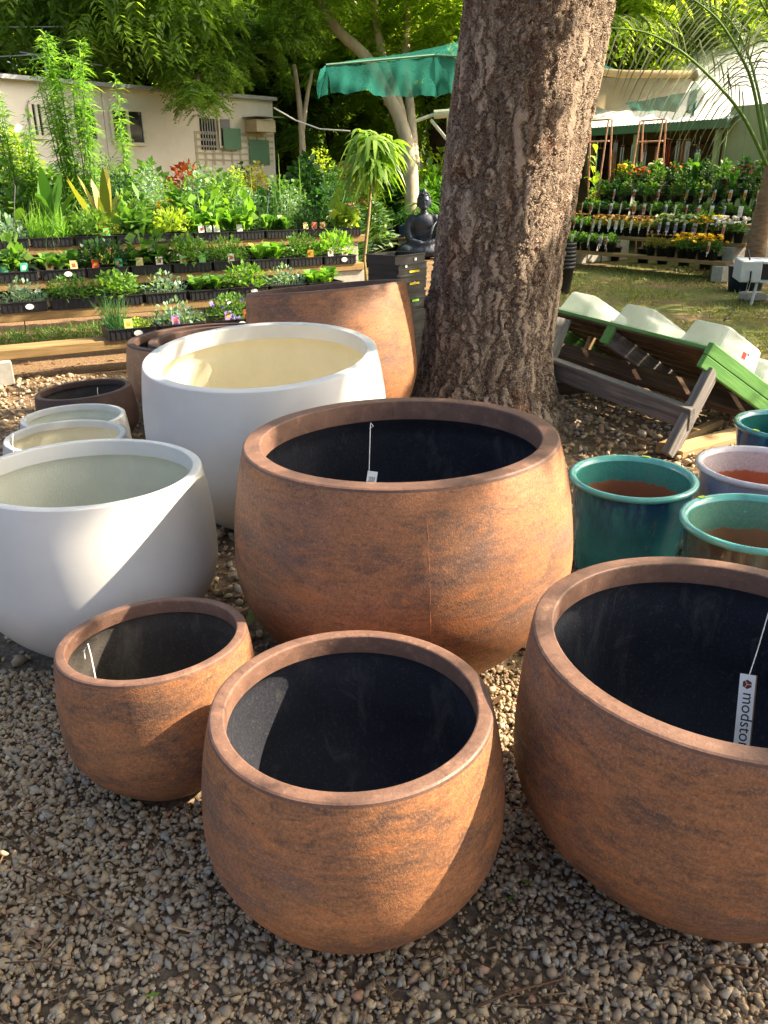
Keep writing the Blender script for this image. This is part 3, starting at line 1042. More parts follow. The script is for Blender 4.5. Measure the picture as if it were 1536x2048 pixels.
M['bark'] = barkmat()
TY = 5.15
ctr = [(-.1, .65, .70), (.0, .65, .63), (.08, .65, .53), (.163, .650, .475), (.32, .648, .43), (.49, .649, .41), (1.105, .705, .395), (1.665, .76, .40), (2.42, .848, .398), (3.1, .95, .40), (3.7, 1.08, .36)]
zs = np.linspace(-.1, 3.7, 400)
cz = np.array(ctr)
cx = np.interp(zs, cz[:, 0], cz[:, 1])
cr = np.interp(zs, cz[:, 0], cz[:, 2])
na = 256
th = np.linspace(0, 2 * np.pi, na, endpoint=False)
lob = 1 + .035 * np.sin(3 * th + 1)[None] + .03 * np.sin(5 * th[None] + zs[:, None] * 1.1) + .02 * np.sin(2 * th[None] - zs[:, None] * 2.3 + 1)
root = np.exp(-np.maximum(zs, 0) * 9)[:, None] * (.22 * np.maximum(0, np.sin(5 * th + .6)) ** 2)[None]
rad = cr[:, None] * (lob + root)
# knots and a healed branch scar on the side facing the planters
for kz, ka, amp, sw, sh in ((1.62, R_(215), .045, .25, .10), (1.50, R_(222), -.05, .2, .06), (1.02, R_(240), -.045, .12, .16), (.80, R_(192), .05, .16, .09), (1.12, R_(205), .03, .3, .2), (.42, R_(262), -.02, .12, .1)):
    da = np.angle(np.exp(1j * (th - ka)))
    rad += amp * np.exp(-(da[None] / sw) ** 2 - ((zs[:, None] - kz) / sh) ** 2)
TV = np.stack([cx[:, None] + rad * np.cos(th), TY + rad * np.sin(th) + 0 * rad, np.repeat(zs[:, None], na, 1)], -1).reshape(-1, 3)
ti = np.arange(len(zs) * na).reshape(len(zs), na)
TF = np.stack([ti[:-1], np.roll(ti, -1, 1)[:-1], np.roll(ti, -1, 1)[1:], ti[1:]], -1).reshape(-1, 4)
tree = thing('shade_tree', 'massive leaning tree with deeply cracked brown bark', 'tree', (.65, TY, 0))
inst('trunk', np_mesh('trunk', TV - np.array([.65, TY, 0]), TF, M['bark'], smooth=True), tree)

limbs = [[(1.08, 5.15, 3.6), (1.9, 4.6, 4.8), (3.4, 3.75, 5.7), (5.6, 3.75, 6.2), (7.6, 3.6, 6.2)], [(1.0, 5.1, 3.5), (1.6, 3.9, 4.8), (2.8, 2.0, 5.5), (4.4, .6, 5.6), (6.2, .2, 5.4)],
         [(1.15, 5.2, 3.6), (2.4, 5.9, 4.9), (4.4, 6.6, 5.6), (6.8, 6.6, 5.8), (8.5, 6.2, 5.6)], [(1.0, 5.3, 3.6), (.6, 6.8, 5.2), (.4, 9.0, 6.6), (.8, 11, 7.4)], [(.9, 5.1, 3.6), (-.6, 5.2, 5.4), (-2.4, 5.6, 7.0), (-4, 6, 7.8)]]
lm_ = MB()
for L_ in limbs: lm_.tube([Vector(p) - Vector((.65, TY, 0)) for p in L_], [.27, .17, .12, .08, .04][:len(L_)], 12)
lm_.build('limbs', M['bark_dark'], tree, True)
# crown: sprays of leaflets; unseen, laid to cast shade, gaps shaped for chosen sun patches
beams = [((.52, 2.02, .45), .26), ((.46, 2.03, .68), .18), ((.32, 1.94, .62), .15), ((.22, 1.89, .58), .12), ((.42, 1.95, .25), .13), ((.12, 1.14, .42), .15), ((.03, 1.09, .38), .14), ((.16, 1.24, .5), .13), ((-.62, 1.56, .30), .22), ((-.45, 1.55, .38), .16), ((-.32, 1.42, .34), .22), ((-.29, 1.52, .22), .14), ((-.76, 1.78, .3), .14),
         ((-.62, 2.38, .6), .13), ((-.68, 2.25, .55), .14), ((-.76, 2.16, .48), .15), ((-.84, 2.11, .39), .12), ((-.98, 3.45, .76), .20), ((-.9, 3.75, .62), .18), ((-.04, 3.35, .62), .16), ((.08, 4.40, .62), .30), ((.15, 4.5, .85), .2), ((.0, 4.35, .35), .2),
         ((.36, 1.96, 0), .10), ((-.93, 1.50, 0), .10), ((-.75, 1.06, 0), .13), ((.36, 1.72, 0), .08), ((2.1, 4.5, .4), .34), ((1.55, 3.0, .43), .12), ((1.35, 5.9, .5), .3), ((-2.4, 5.6, 0), .45), ((-1.3, 3.5, .4), .14),
         ((1.6, 4.9, 0), .13), ((-1.6, 4.85, .3), .12), ((1.1, 5.0, 2.2), .25), ((1.02, 4.95, 1.5), .2), ((2.2, 5.4, .6), .3), ((-2.8, 6.6, .4), .5), ((-1.5, 7.6, .7), .6), ((-.4, 8.8, .75), .6), ((-3.4, 7.6, .8), .5)]
Bp = np.array([b[0] for b in beams]); Br = np.array([b[1] for b in beams])


def lit_gap(P, pad=.04):
    out = np.zeros(len(P), bool)
    for p, r in zip(Bp, Br):
        d = P - p
        t = d @ SUN
        out |= (np.linalg.norm(d - t[:, None] * SUN, axis=1) < r + pad) & (t > 0)
    return out


def crown_clumps(nclump, centre, rad3, spread, per, L, Wd, shell=True, gap=False):
    C = rdir(nclump) * (rng.random((nclump, 1)) ** (1 / 3 if not shell else .18)) * np.array(rad3) + np.array(centre)
    P = np.repeat(C, per, 0) + rng.normal(0, spread, (nclump * per, 3)) * np.array([1, 1, .55])
    out = unit(P - np.repeat(C, per, 0) + 1e-5) + rng.normal(0, .5, P.shape) + np.array([0, 0, -.25])
    if gap:
        k = ~lit_gap(P)
        P, out = P[k], out[k]
    n = len(P)
    tone = np.clip(np.repeat(rng.random(nclump), per)[:n] * .5 + rng.random(n) * .5, 0, 1) if not gap else rng.random(n)
    return diamonds(P, out, L * np.exp(rng.normal(0, .2, n)), Wd * np.exp(rng.normal(0, .2, n)), rnd=tone)


parts = []
n = 520
C = np.stack([rng.uniform(1.6, 8.6, n), rng.uniform(-1.2, 9.5, n), rng.uniform(4.6, 6.0, n)], -1)
per = 44
P = np.repeat(C, per, 0) + rng.normal(0, .30, (n * per, 3)) * np.array([1, 1, .4])
P = P[~lit_gap(P)]
parts.append(diamonds(P, rdir(len(P), -.6, .4), rng.uniform(.12, .2, len(P)), rng.uniform(.035, .06, len(P))))
for L_ in limbs:
    for p in L_[2:]: parts.append(crown_clumps(16, (p[0], p[1], p[2] + .3), (1.3, 1.3, .6), .25, 40, .17, .05, False, True))
V, F, r = merge(parts)
inst('crown', np_mesh('crown', V - np.array([.65, TY, 0]), F, M['leaf_tree'], r), tree)

# ================================================================== plant prototypes (shared meshes)
def leaf_mesh(name, parts, mat):
    V, F, r = merge(parts)
    return np_mesh(name, V, F, mat, r)


def dome(n, rx, ry, h, L, Wd, zlo=.1, up=.5):
    """a bushy mound: leaves spread through a half ellipsoid"""
    d = rdir(n, 0, 1)
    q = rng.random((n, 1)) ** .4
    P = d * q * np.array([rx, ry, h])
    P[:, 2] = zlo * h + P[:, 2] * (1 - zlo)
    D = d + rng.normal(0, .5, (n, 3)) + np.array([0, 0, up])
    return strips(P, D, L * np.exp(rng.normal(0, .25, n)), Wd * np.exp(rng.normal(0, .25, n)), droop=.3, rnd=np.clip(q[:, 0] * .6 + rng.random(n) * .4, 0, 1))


def blades(n, rx, ry, h, Wd, lean=.35, droop=.25, seg=5):
    P = np.stack([rng.uniform(-rx, rx, n), rng.uniform(-ry, ry, n), np.zeros(n)], -1)
    a = rng.random(n) * 2 * np.pi
    l = np.abs(rng.normal(0, lean, n))
    D = np.stack([np.cos(a) * l, np.sin(a) * l, np.ones(n)], -1)
    pr = [(i / (seg - 1), (1 - (i / (seg - 1)) ** 2) * .9 + .1) for i in range(seg)]
    return strips(P, D, h * rng.uniform(.55, 1.05, n), Wd, pr, droop * rng.uniform(.2, 1.6, n), np.stack([np.sin(a), -np.cos(a), np.zeros(n)], -1) + rng.normal(0, .4, (n, 3)))


def rosette(n, h, L, Wd, lean=.8, droop=.5):
    a = rng.random(n) * 2 * np.pi
    l = rng.uniform(.15, lean, n)
    D = np.stack([np.cos(a) * l, np.sin(a) * l, np.ones(n)], -1)
    P = np.stack([np.cos(a) * .012, np.sin(a) * .012, rng.random(n) * h * .3], -1)
    return strips(P, D, L * rng.uniform(.6, 1.1, n), Wd * rng.uniform(.7, 1.2, n), ((0, .1), (.25, .35), (.55, .9), (.8, .85), (1, .2)), droop, np.stack([-np.cos(a), -np.sin(a), np.full(n, .8)], -1))


def many(fn, k, rx, ry):
    out = []
    for i in range(k):
        V, F, r = fn()
        out.append((V + np.array([rng.uniform(-rx, rx), rng.uniform(-ry, ry), 0]), F, r))
    return merge(out)


B = M['leaf_bright']
PL = {   # seedling clumps, about 0.34 m along x and 0.24 m along y
    'herb': [leaf_mesh('seedlings', [dome(420, .19, .13, .16, .045, .012)], B) for _ in range(2)],
    'lettuce': [leaf_mesh('seedlings', [many(lambda: rosette(14, .1, .17, .036), 7, .13, .08)], B) for _ in range(2)],
    'broad': [leaf_mesh('seedlings', [many(lambda: rosette(9, .14, .17, .045, 1.0), 8, .14, .08), dome(60, .17, .12, .2, .07, .03)], B) for _ in range(2)],
    'feather': [leaf_mesh('seedlings', [blades(520, .15, .09, .19, .0022, .6, .6, 4), dome(300, .18, .12, .16, .03, .004)], B)],
    'chive': [leaf_mesh('seedlings', [blades(150, .06, .05, .34, .0022, .3, .22, 5)], B)],
    'fine': [leaf_mesh('seedlings', [dome(800, .19, .13, .15, .026, .007)], B) for _ in range(2)],
    'grassy': [leaf_mesh('seedlings', [blades(420, .15, .08, .24, .0028, .55, .75, 5)], B)],
    'sparse': [leaf_mesh('seedlings', [dome(110, .17, .11, .14, .04, .014), blades(60, .14, .08, .16, .002, .3, .2, 3)], B)],
}


def tray_mesh(L=.36, Dp=.27, h=.082):
    m = MB()
    t = .005
    for sx in (-1, 1):
        m.box((sx * (L / 2 - t), 0, h / 2), (t, Dp - 2 * t - .004, h))
    for sy in (-1, 1):
        m.box((0, sy * (Dp / 2 - t), h / 2), (L - t, t, h))
    m.box((0, 0, .004), (L - .02, Dp - .02, .005))
    for sy in (-1, 1): m.box((0, sy * (Dp / 2), h - .003), (L + .014, .012, .007))
    for sx in (-1, 1): m.box((sx * (L / 2), 0, h - .0032), (.012, Dp - .014, .0066))
    for i in range(9):
        for sy in (-1, 1): m.box((-L / 2 + (i + .5) * L / 9, sy * (Dp / 2 - .0015), h * .45), (.006, .006, h * .82))
    return m.mesh('tray', M['black_plastic'])


TRAY = tray_mesh()
SOIL = MB().box((0, 0, .050), (.345, .255, .03)).mesh('soil', M['soil'])
TAGC = {nm: plain('label_card_' + nm, c, .45, .3, .3, 40, 0) for nm, c in (('green', (120, 190, 110)), ('teal', (70, 160, 130)), ('tan', (206, 180, 130)), ('red', (206, 84, 50)), ('white', (224, 222, 208)), ('lime', (180, 206, 110)), ('pink', (214, 110, 110)), ('violet', (150, 120, 176)), ('orange', (222, 150, 60)))}
CARD = MB().box((0, 0, .045), (.052, .0015, .062)).box((0, 0, .01), (.012, .0012, .03)).mesh('plant_tag', TAGC['green'])
SPOT = MB().box((0, -.0014, .045), (.026, .0012, .024)).mesh('picture', TAGC['lime'])
STICK = MB().lathe([(0, 0), (.022, 0), (.022, .0015), (0, .0015)], 20, sx=1.5).mesh('maker_sticker', M['tag_white'])
SHU = np.array([.875, .485]); SHU = SHU / np.linalg.norm(SHU)
SHN = np.array([-SHU[1], SHU[0]])
SHA = math.atan2(SHU[1], SHU[0])


def seed_tray(pos, kind, leaf, label, tags=(), sticker=False, size=1.0, rz=0.0, hs=1.0):
    t = thing('seedling_tray', label, 'seedling tray', pos, SHA + rz, 'seedling trays on the plank shelves', size)
    inst('tray', TRAY, t)
    inst('soil', SOIL, t, (0, 0, 0))
    ms = PL[kind]
    if kind == 'chive':
        inst('seedlings', ms[0], t, (-.10, 0, .06), (0, 0, 0), hs, M[leaf])
        inst('seedlings', PL['sparse'][0], t, (.06, 0, .06), (0, 0, 0), (.6, .8, .55), M['leaf_yellow'])
    else:
        inst('seedlings', random.choice(ms), t, (random.uniform(-.01, .01), 0, .06), (0, 0, random.choice((0, math.pi))), (1.16, 1.22, 1.4 * hs), M[leaf])
    for dx, col in tags:
        c = inst('plant_tag', CARD, t, (dx, -.118, .055), (R_(-8), 0, R_(random.uniform(-12, 12))), (1.2, 1, 1.25), TAGC[col])
        inst('picture', SPOT, c, (0, 0, 0), (0, 0, 0), 1, TAGC[random.choice(('lime', 'white', 'orange', 'red') if col != 'red' else ('orange', 'lime'))])
    for ch in t.children:
        if ch.name.startswith('seedlings'): ch['kind'] = 'stuff'
    if sticker: inst('maker_sticker', STICK, t, (.04, -.1405, .042), (R_(90), 0, 0))
    return t


# ------------------------------------------------------------------ plank shelves on concrete blocks
CBLOCK = MB().box((0, 0, .095), (.39, .19, .189), bev=.006).mesh('concrete_block', M['concrete'])
CBLOCK_SLAB = MB().box((0, 0, .02), (.39, .19, .039), bev=.005).mesh('paver', M['concrete'])


def plank(p0, length, z, w=.20, h=.075, label='', u=SHU, mat='sleeper', name='timber_plank', cat='plank', group='timber planks of the left shelves'):
    c = np.array(p0) + np.array(u) * length / 2
    o = MB().box((0, 0, h / 2), (length, w, h), bev=.006).build(name, M[mat], None, loc=(c[0], c[1], z), rot=(0, 0, math.atan2(u[1], u[0])))
    return tag(o, label, cat, group)


S_A = np.array([-3.05, 6.34]); S_A2 = np.array([-3.30, 6.97]); S_B = np.array([-3.53, 7.57]); S_C = np.array([-3.89, 8.48])
for nm, s, z, start, ln, lab in (('A', S_A, .19, -1.0, 4.0, 'lowest front timber plank of the plank shelves'), ('A2', S_A2, .38, -1.0, 4.3, 'second timber plank up, holding trays of lettuce and herbs'),
                                 ('B', S_B, .57, -1.0, 4.78, 'long lit timber plank carrying the tagged seedling trays'), ('C', S_C, .80, -1.0, 5.2, 'highest timber plank at the back of the plank shelves')):
    plank(s + SHU * start + SHN * .10, ln, z, .24, .08, lab)
# the blocks carrying the planks
k = 0
for s, z, offs in ((S_A, .19, (-.02, 2.75)), (S_A2, .38, (-.5, 3.1)), (S_B, .57, (-.7, 3.60)), (S_C, .80, (-.7, 3.9))):
    for of in offs:
        c = s + SHU * of + SHN * .10
        for lv in range(int(round(z / .19 - .05))):
            o = inst('concrete_block', CBLOCK, None, (c[0], c[1], lv * .19), (0, 0, SHA + (R_(90) if (s is S_A) else 0)))
            tag(o, ('grey concrete block under the lowest front plank' if s is S_A else 'grey concrete block in the stack holding up the second plank' if s is S_A2 else
                    'grey concrete block in the stack under the lit tagged-tray plank' if s is S_B else 'grey concrete block in the stack under the highest plank'), 'concrete block', 'concrete blocks under the plank shelves')
        if s is S_C:
            o = inst('paver', CBLOCK_SLAB, None, (c[0], c[1], .76), (0, 0, SHA))
            tag(o, 'thin concrete paver packing up the highest plank', 'paver', 'pavers under the highest plank')


def on(s, z, along, back=.11):
    c = s + SHU * along + SHN * back
    return (c[0], c[1], z)


ROW_B = [('broad', 'leaf_fresh', (('teal', -.08), ('teal', .08)), 'blue-green leafy seedlings with two teal tags'), ('lettuce', 'leaf_fresh', (('tan', -.1), ('tan', .1)), 'upright leafy seedlings with two tan tags'),
         ('herb', 'leaf_deep', (('red', -.1), ('teal', .1)), 'dark herbs with a red and a teal tag'), ('broad', 'leaf_mid', (('tan', -.1), ('white', .08)), 'mid-green seedlings with a tan and a white tag'),
         ('herb', 'leaf_fresh', (('green', -.08), ('green', .1)), 'fresh green herb seedlings with two green tags'), ('fine', 'leaf_fresh', (('white', .0),), 'fine-leaved parsley with one white tag'),
         ('lettuce', 'leaf_bright', (), 'tall bright green cos lettuce'), ('fine', 'leaf_mid', (('orange', .06),), 'curly dark parsley with an orange tag'), ('herb', 'leaf_bright', (('white', -.1), ('white', .06)), 'lime herb seedlings at the sunny plank end')]
for i, (kd, lf, tg_, ds) in enumerate(ROW_B):
    seed_tray(on(S_B, .65, .16 + i * .415), kd, lf, 'black tray of ' + ds + ' on the lit plank', [(x, c) for c, x in tg_], i in (1, 8), 1.08, 0, 1.15)
ROW_C = [('sparse', 'leaf_blue', (), 'grey lavender-like seedlings'), ('grassy', 'leaf_bright', (), 'drooping grassy seedlings'), ('herb', 'leaf_fresh', (('green', .12),), 'green seedlings with a tall green tag'),
         ('broad', 'leaf_fresh', (), 'leafy green basil seedlings'), ('herb', 'leaf_yellow', (), 'golden yellow-green oregano'), ('broad', 'leaf_bright', (('white', -.1), ('white', -.02), ('white', .06)), 'large-leaved marrow seedlings with white round tags'),
         ('broad', 'leaf_bright', (('white', -.08),), 'marrow seedlings with one ring tag'), ('lettuce', 'leaf_fresh', (), 'upright spinach seedlings'), ('fine', 'leaf_deep', (('tan', -.1), ('pink', .0), ('tan', .1)), 'dark tomato seedlings with three picture tags'),
         ('broad', 'leaf_yellow', (), 'lime cucumber vines at the sunny end')]
for i, (kd, lf, tg_, ds) in enumerate(ROW_C):
    seed_tray(on(S_C, .88, .10 + i * .425), kd, lf, 'black tray of ' + ds + ' on the highest plank', [(x, c) for c, x in tg_], False, 1.1, 0, 1.5 if i in (1, 3, 5, 6, 9) else 1.15)
ROW_A2 = [('sparse', 'leaf_blue', (), 'wispy pale seedlings', True), ('fine', 'leaf_mid', (), 'dense green parsley', False), ('herb', 'leaf_fresh', (), 'glossy mint-like seedlings', False), ('sparse', 'leaf_blue', (), 'sparse blue-green seedlings', False),
          ('lettuce', 'leaf_fresh', (), 'round green lettuce seedlings', False), ('herb', 'leaf_fresh', (), 'fresh curly seedlings', True), ('sparse', 'leaf_blue', (), 'thin silvery seedlings', False), ('lettuce', 'leaf_bright', (), 'bright upright lettuce', False)]
for i, (kd, lf, tg_, ds, stk) in enumerate(ROW_A2):
    seed_tray(on(S_A2, .46, .22 + i * .41), kd, lf, 'black tray of ' + ds + ' on the second plank up', [], stk, 1.05, 0, .95)
PANSY = []
for i, (kd, lf, tg_, ds) in enumerate([('chive', 'leaf_chive', (('lime', -.02),), 'tall thin chives and variegated herbs'), ('sparse', 'leaf_blue', (('violet', -.05),), 'grey-leaved seedlings with a violet picture tag'),
                                        ('fine', 'leaf_mid', (('violet', -.06), ('red', .1)), 'violet and white pansies in bloom')]):
    PANSY.append(seed_tray(on(S_A, .27, 1.05 + i * .435 + (.05 if i == 2 else 0)), kd, lf, 'black tray of ' + ds + ' on the lowest front plank', [(x, c) for c, x in tg_], i != 1, 1.1, 0, 1.0))


def flower_mesh(name, r, petals, mat, layers=1, cup=.25):
    n = petals * layers
    a = np.arange(n) * 2 * np.pi / petals + np.repeat(np.arange(layers), petals) * .4
    tilt = cup + np.repeat(np.arange(layers), petals) * .45
    D = np.stack([np.cos(a), np.sin(a), tilt], -1)
    V, F, rr = strips(np.zeros((n, 3)), D, r * (1 - .22 * np.repeat(np.arange(layers), petals)), r * .36, ((0, .3), (.5, 1), (.85, .8), (1, .3)), .15, np.tile([0, 0, 1.], (n, 1)))
    return np_mesh(name, V, F, mat, rr)


FL = flower_mesh('flower', .026, 5, PET['violet'])
DAISY = flower_mesh('flower', .022, 9, PET['yellow'], 2)
for (dx, dy, z, c) in ((-.16, -.02, .20, 'violet'), (-.06, .0, .17, 'violet'), (.0, .03, .20, 'white'), (.10, .02, .21, 'violet'), (-.02, -.1, .10, 'violet'), (.03, -.11, .08, 'violet')):
    inst('flower', FL, PANSY[2], (dx, dy, z), (R_(55), 0, R_(random.uniform(-30, 30))), 1.1, PET[c])
# bent black wire stakes standing along the shelves
for k, (x0, y0, x1, y1, d) in enumerate(((25, 505, 30, 372, 8.3), (203, 485, 183, 375, 8.6), (397, 488, 384, 365, 9.2), (530, 460, 538, 385, 9.5))):
    a, b = W(x0, y0, d), W(x1, y1, d)
    pts = [Vector((a.x, a.y, 0)), a, b] + ([W(24, 362, d), W(42, 352, d)] if k == 0 else [])
    o = MB().tube(pts, .006, 6).build('wire_stake', M['rod_black'], None, True)
    tag(o, ('hooked black wire stake rising between the shelf trays', 'thin black wire stake beside the grassy seedling tray', 'thin black wire stake beside the golden oregano tray', 'short black wire stake in front of the strap-leaf pots')[k], 'stake', 'black wire stakes at the plank shelves')

# ------------------------------------------------------------------ stack of empty black trays behind the leaning planter
EMPT = MB()
for s_ in (-1, 1):
    EMPT.box((s_ * .19, 0, .035), (.006, .288, .07)); EMPT.box((0, s_ * .147, .035), (.386, .006, .07))
    EMPT.box((s_ * .196, 0, .068), (.016, .298, .006)); EMPT.box((0, s_ * .154, .0678), (.376, .016, .0058))
EMPT.box((0, 0, .004), (.37, .285, .004))
EMPT = EMPT.mesh('tray_shell', M['black_plastic'])
LAB = MB().box((0, 0, 0), (.13, .0016, .016)).mesh('label_strip', plain('yellow_label', (206, 188, 40), .5, .3, .1, 10, 0))
SQ = MB().box((0, 0, 0), (.026, .0016, .02)).mesh('price_label', M['tag_white'])
GRL = plain('green_label', (130, 210, 60), .5, .3, .1, 10, 0)
cst = W(793, 700, 6.75)
for i in range(2, 22):
    jit = random.uniform(-.012, .012)
    off = (.04, -.03) if i < 13 else (0, 0)
    t = thing('empty_tray', '', 'plant tray', (cst.x + off[0] + jit, cst.y + off[1] + random.uniform(-.01, .01), -.089 + i * .0455 + (.02 if i == 21 else 0)), R_(52 + random.uniform(-2, 2)), 'stack of empty black trays', 1.0)
    t.rotation_euler = (R_(random.uniform(-.6, .6)), R_(random.uniform(-.6, .6)), t.rotation_euler[2])
    inst('tray_shell', EMPT, t)
    lab = 'empty black plastic tray in the tall stack beside the tree'
    if i == 21:
        inst('price_label', SQ, t, (.06, -.157, .03)); lab = 'top empty black tray of the tall stack, with a white price label'
    if i == 20:
        inst('price_label', SQ, t, (-.1, -.157, .055)); lab = 'second tray from the top of the black stack, white label at its corner'
    if i in (19, 17):
        inst('label_strip', LAB, t, (.02, -.1575, .05)); lab = 'empty black tray with a yellow label strip in the tall stack'
        if i == 17: inst('price_label', SQ, t, (.02, -.157, .062), (0, 0, 0), .8); lab = 'empty black tray with yellow strip and small white label'
    if i == 14:
        inst('label_strip', LAB, t, (.03, -.1575, .05), (0, 0, 0), (.7, 1, 1), GRL); lab = 'empty black tray with a bright green label strip'
    t['label'] = lab

# ------------------------------------------------------------------ tipped picnic table, painted green on top
def beam(name, p0, p1, w, h, mat, parent=None, up=(0, 0, 1), bev=.004):
    p0, p1 = Vector(p0), Vector(p1)
    d = p1 - p0
    u = Vector(up)
    m = face_matrix((p0 + p1) / 2, d, u - d * (u.dot(d) / d.length_squared))
    o = MB().box((0, 0, 0), (d.length, w, h), bev=bev).build(name, M[mat], parent)
    o.matrix_local = m
    return o


tb = thing('picnic_table', 'green-topped wooden picnic table tipped over against the tree', 'table')
P2 = Vector((1.866, 4.608, .605)); P1 = Vector((1.205, 5.921, .640))
av_ = (P1 - P2).normalized()
bv = Vector((.772, .402, -.492)); bv = (bv - av_ * bv.dot(av_)).normalized()
nv = av_.cross(bv) if av_.cross(bv).z > 0 else bv.cross(av_)
Lt = 1.62
for i in range(8):        # boards: painted above, bare wood below
    o0 = P2 + bv * (.058 + i * .140)
    bd_ = beam('tabletop_board', o0, o0 + av_ * Lt, .118, .024, 'green_wood', tb, nv)
    u_ = MB().box((0, 0, -.0185), (Lt, .108, .0125)).build('underside', M['dark_wood'], bd_)
for sgn, q in ((0, 0.0), (1, Lt)):        # end aprons, two boards each
    for j in range(2):
        o0 = P2 + av_ * (q + (-.019 if sgn == 0 else .019)) - nv * (.005 + j * .078)
        beam('end_board', o0 - bv * .02, o0 + bv * 1.14, .036, .075, 'green_wood', tb, nv)
o0 = P2 + av_ * .80 - nv * .085
beam('batten', o0 + bv * .03, o0 + bv * 1.05, .045, .11, 'grey_wood', tb, nv)
beam('batten_end', P2 + av_ * .80 - nv * .075 - bv * .006, P2 + av_ * .80 - nv * .075 + bv * .022, .075, .12, 'green_wood', tb, nv)
beam('leg', W(1424, 742, 4.66), G(1338, 915, .012) + Vector((.0, .02, 0)), .05, .125, 'grey_wood', tb, (1, .9, .3))
beam('leg', W(1122, 640, 5.62), W(1092, 718, 5.40), .05, .14, 'grey_wood', tb, (1, .5, .3))
beam('stretcher', W(1070, 722, 5.45), W(1384, 838, 4.62), .05, .14, 'grey_wood', tb, (.1, -.5, .85))
beam('seat_plank', W(1120, 702, 5.75), W(1510, 822, 5.05), .17, .05, 'dark_wood', tb, (.3, -.6, .74))
beam('seat_bearer', G(1106, 795, .05) + Vector((0, .25, 0)), W(1210, 768, 5.9), .045, .10, 'dark_wood', tb, (0, 0, 1))
beam('seat_bearer', W(1186, 672, 5.95), W(1160, 735, 5.85), .045, .06, 'raw_wood', tb, (0, -1, 0))
beam('rear_leg', P2 + bv * .95 + av_ * .35 - nv * .05, Vector((2.35, 5.35, .03)), .05, .10, 'dark_wood', tb, (0, 0, 1))


def tub_mesh():
    m = MB()
    a0, b0, a1, b1, h = .20, .145, .178, .125, .15       # upside down: the mouth is below
    def ring(a, b, z):
        pts = []
        for cx_, cy_, s in ((1, 1, 0), (-1, 1, 90), (-1, -1, 180), (1, -1, 270)):
            for k in range(4):
                w = R_(s + k * 30)
                pts.append((cx_ * (a - .03) + .03 * math.cos(w), cy_ * (b - .03) + .03 * math.sin(w), z))
        return pts
    rs = [ring(a0 + .012, b0 + .012, 0), ring(a0 + .012, b0 + .012, .012), ring(a0, b0, .013), ring(a1 + .004, b1 + .004, h - .012), ring(a1 - .006, b1 - .006, h)]
    n = 16
    vs = [p for r in rs for p in r]
    fs = [(i * n + k, i * n + (k + 1) % n, (i + 1) * n + (k + 1) % n, (i + 1) * n + k) for i in range(len(rs) - 1) for k in range(n)]
    fs.append(tuple((len(rs) - 1) * n + k for k in range(n)))
    return m.add(vs, fs).mesh('tub_shell', M['tub'])


TUB = tub_mesh()
for i, (s, b, lab) in enumerate(((1.27, .24, 'upturned cloudy plastic tub on the tipped table, next to the tree'), (.72, .25, 'middle upturned cloudy plastic tub on the tipped table'),
                                 (.14, .27, 'upturned cloudy plastic tub with a red and white sticker'), (.16, .78, 'upturned cloudy plastic tub low on the table slope'))):
    t = thing('plastic_tub', lab, 'tub')
    t.matrix_world = face_matrix(P2 + av_ * s + bv * b + nv * .018, av_.cross(nv) if av_.cross(nv).dot(bv) > 0 else nv.cross(av_), nv)
    t.scale = (1.05,) * 3
    inst('tub_shell', TUB, t)
    if i == 2:
        # sticker on the side that faces the planters
        st = MB().box((0, 0, 0), (.075, .0015, .06)).build('sticker', M['tag_white'], t, loc=(.06, -.139, .07), rot=(R_(-11), 0, 0))
        MB().box((-.018, -.0014, -.008), (.036, .001, .038)).build('print', plain('red_print', (206, 50, 46), .5, .3, .05, 9, 0), st)
        MB().box((.014, -.0014, .014), (.016, .001, .018)).build('print', M['ink'], st)
        st.location = (.05, .139 if False else -.136, .075)
# offcut planks lying under the leg
o = beam('timber_offcut', G(1345, 905, .02), G(1500, 862, .03), .14, .045, 'raw_wood', None)
tag(o, 'pale timber offcut lying behind the lilac glazed pot', 'plank')
o = beam('timber_offcut', G(1318, 898, .03), G(1440, 845, .04), .05, .06, 'sleeper', None)
tag(o, 'narrow timber batten lying under the grey table leg', 'plank')

# ------------------------------------------------------------------ nested black nursery pots behind the tree
NP = MB().lathe([(0, 0), (.145, 0), (.150, .01), (.185, .33), (.198, .332), (.200, .375), (.192, .378), (.186, .37), (.180, .33), (.145, .02), (0, .018)], 32).mesh('pot_shell', M['black_pot'], True)
q = G(1118, 585)
for i in range(7):
    o = inst('nursery_pot', NP, None, (q.x + random.uniform(-.004, .004), q.y, i * .052))
    tag(o, ('bottom black nursery pot of the nested stack behind the tree' if i == 0 else 'top black nursery pot of the nested stack behind the tree' if i == 6 else 'black nursery pot within the nested stack behind the tree'), 'nursery pot', 'nested black nursery pots')

# ================================================================== flower shelves on the right
RU = np.array([-1.75, 2.4]); RU = RU / np.linalg.norm(RU)      # from the near end to the far end
RN = np.array([.81, .59])
RA = math.atan2(RU[1], RU[0])
R0 = np.array([5.40, 13.2])


def ron(tier, along, back=.0):
    c = R0 + RU * along + RN * (tier * .42 + back)
    return c


POTS = MB().lathe([(0, 0), (.052, 0), (.072, .135), (.078, .136), (.078, .15), (.072, .151), (.066, .13), (0, .128)], 18).mesh('pot', M['black_pot'], True)
FOL = {'mound': [leaf_mesh('foliage', [dome(240, .12, .12, .16, .05, .012, .05)], M['leaf_mid']) for _ in range(3)],
       'tall': [leaf_mesh('foliage', [dome(220, .12, .12, .28, .07, .016, .05)], M['leaf_mid']) for _ in range(2)]}


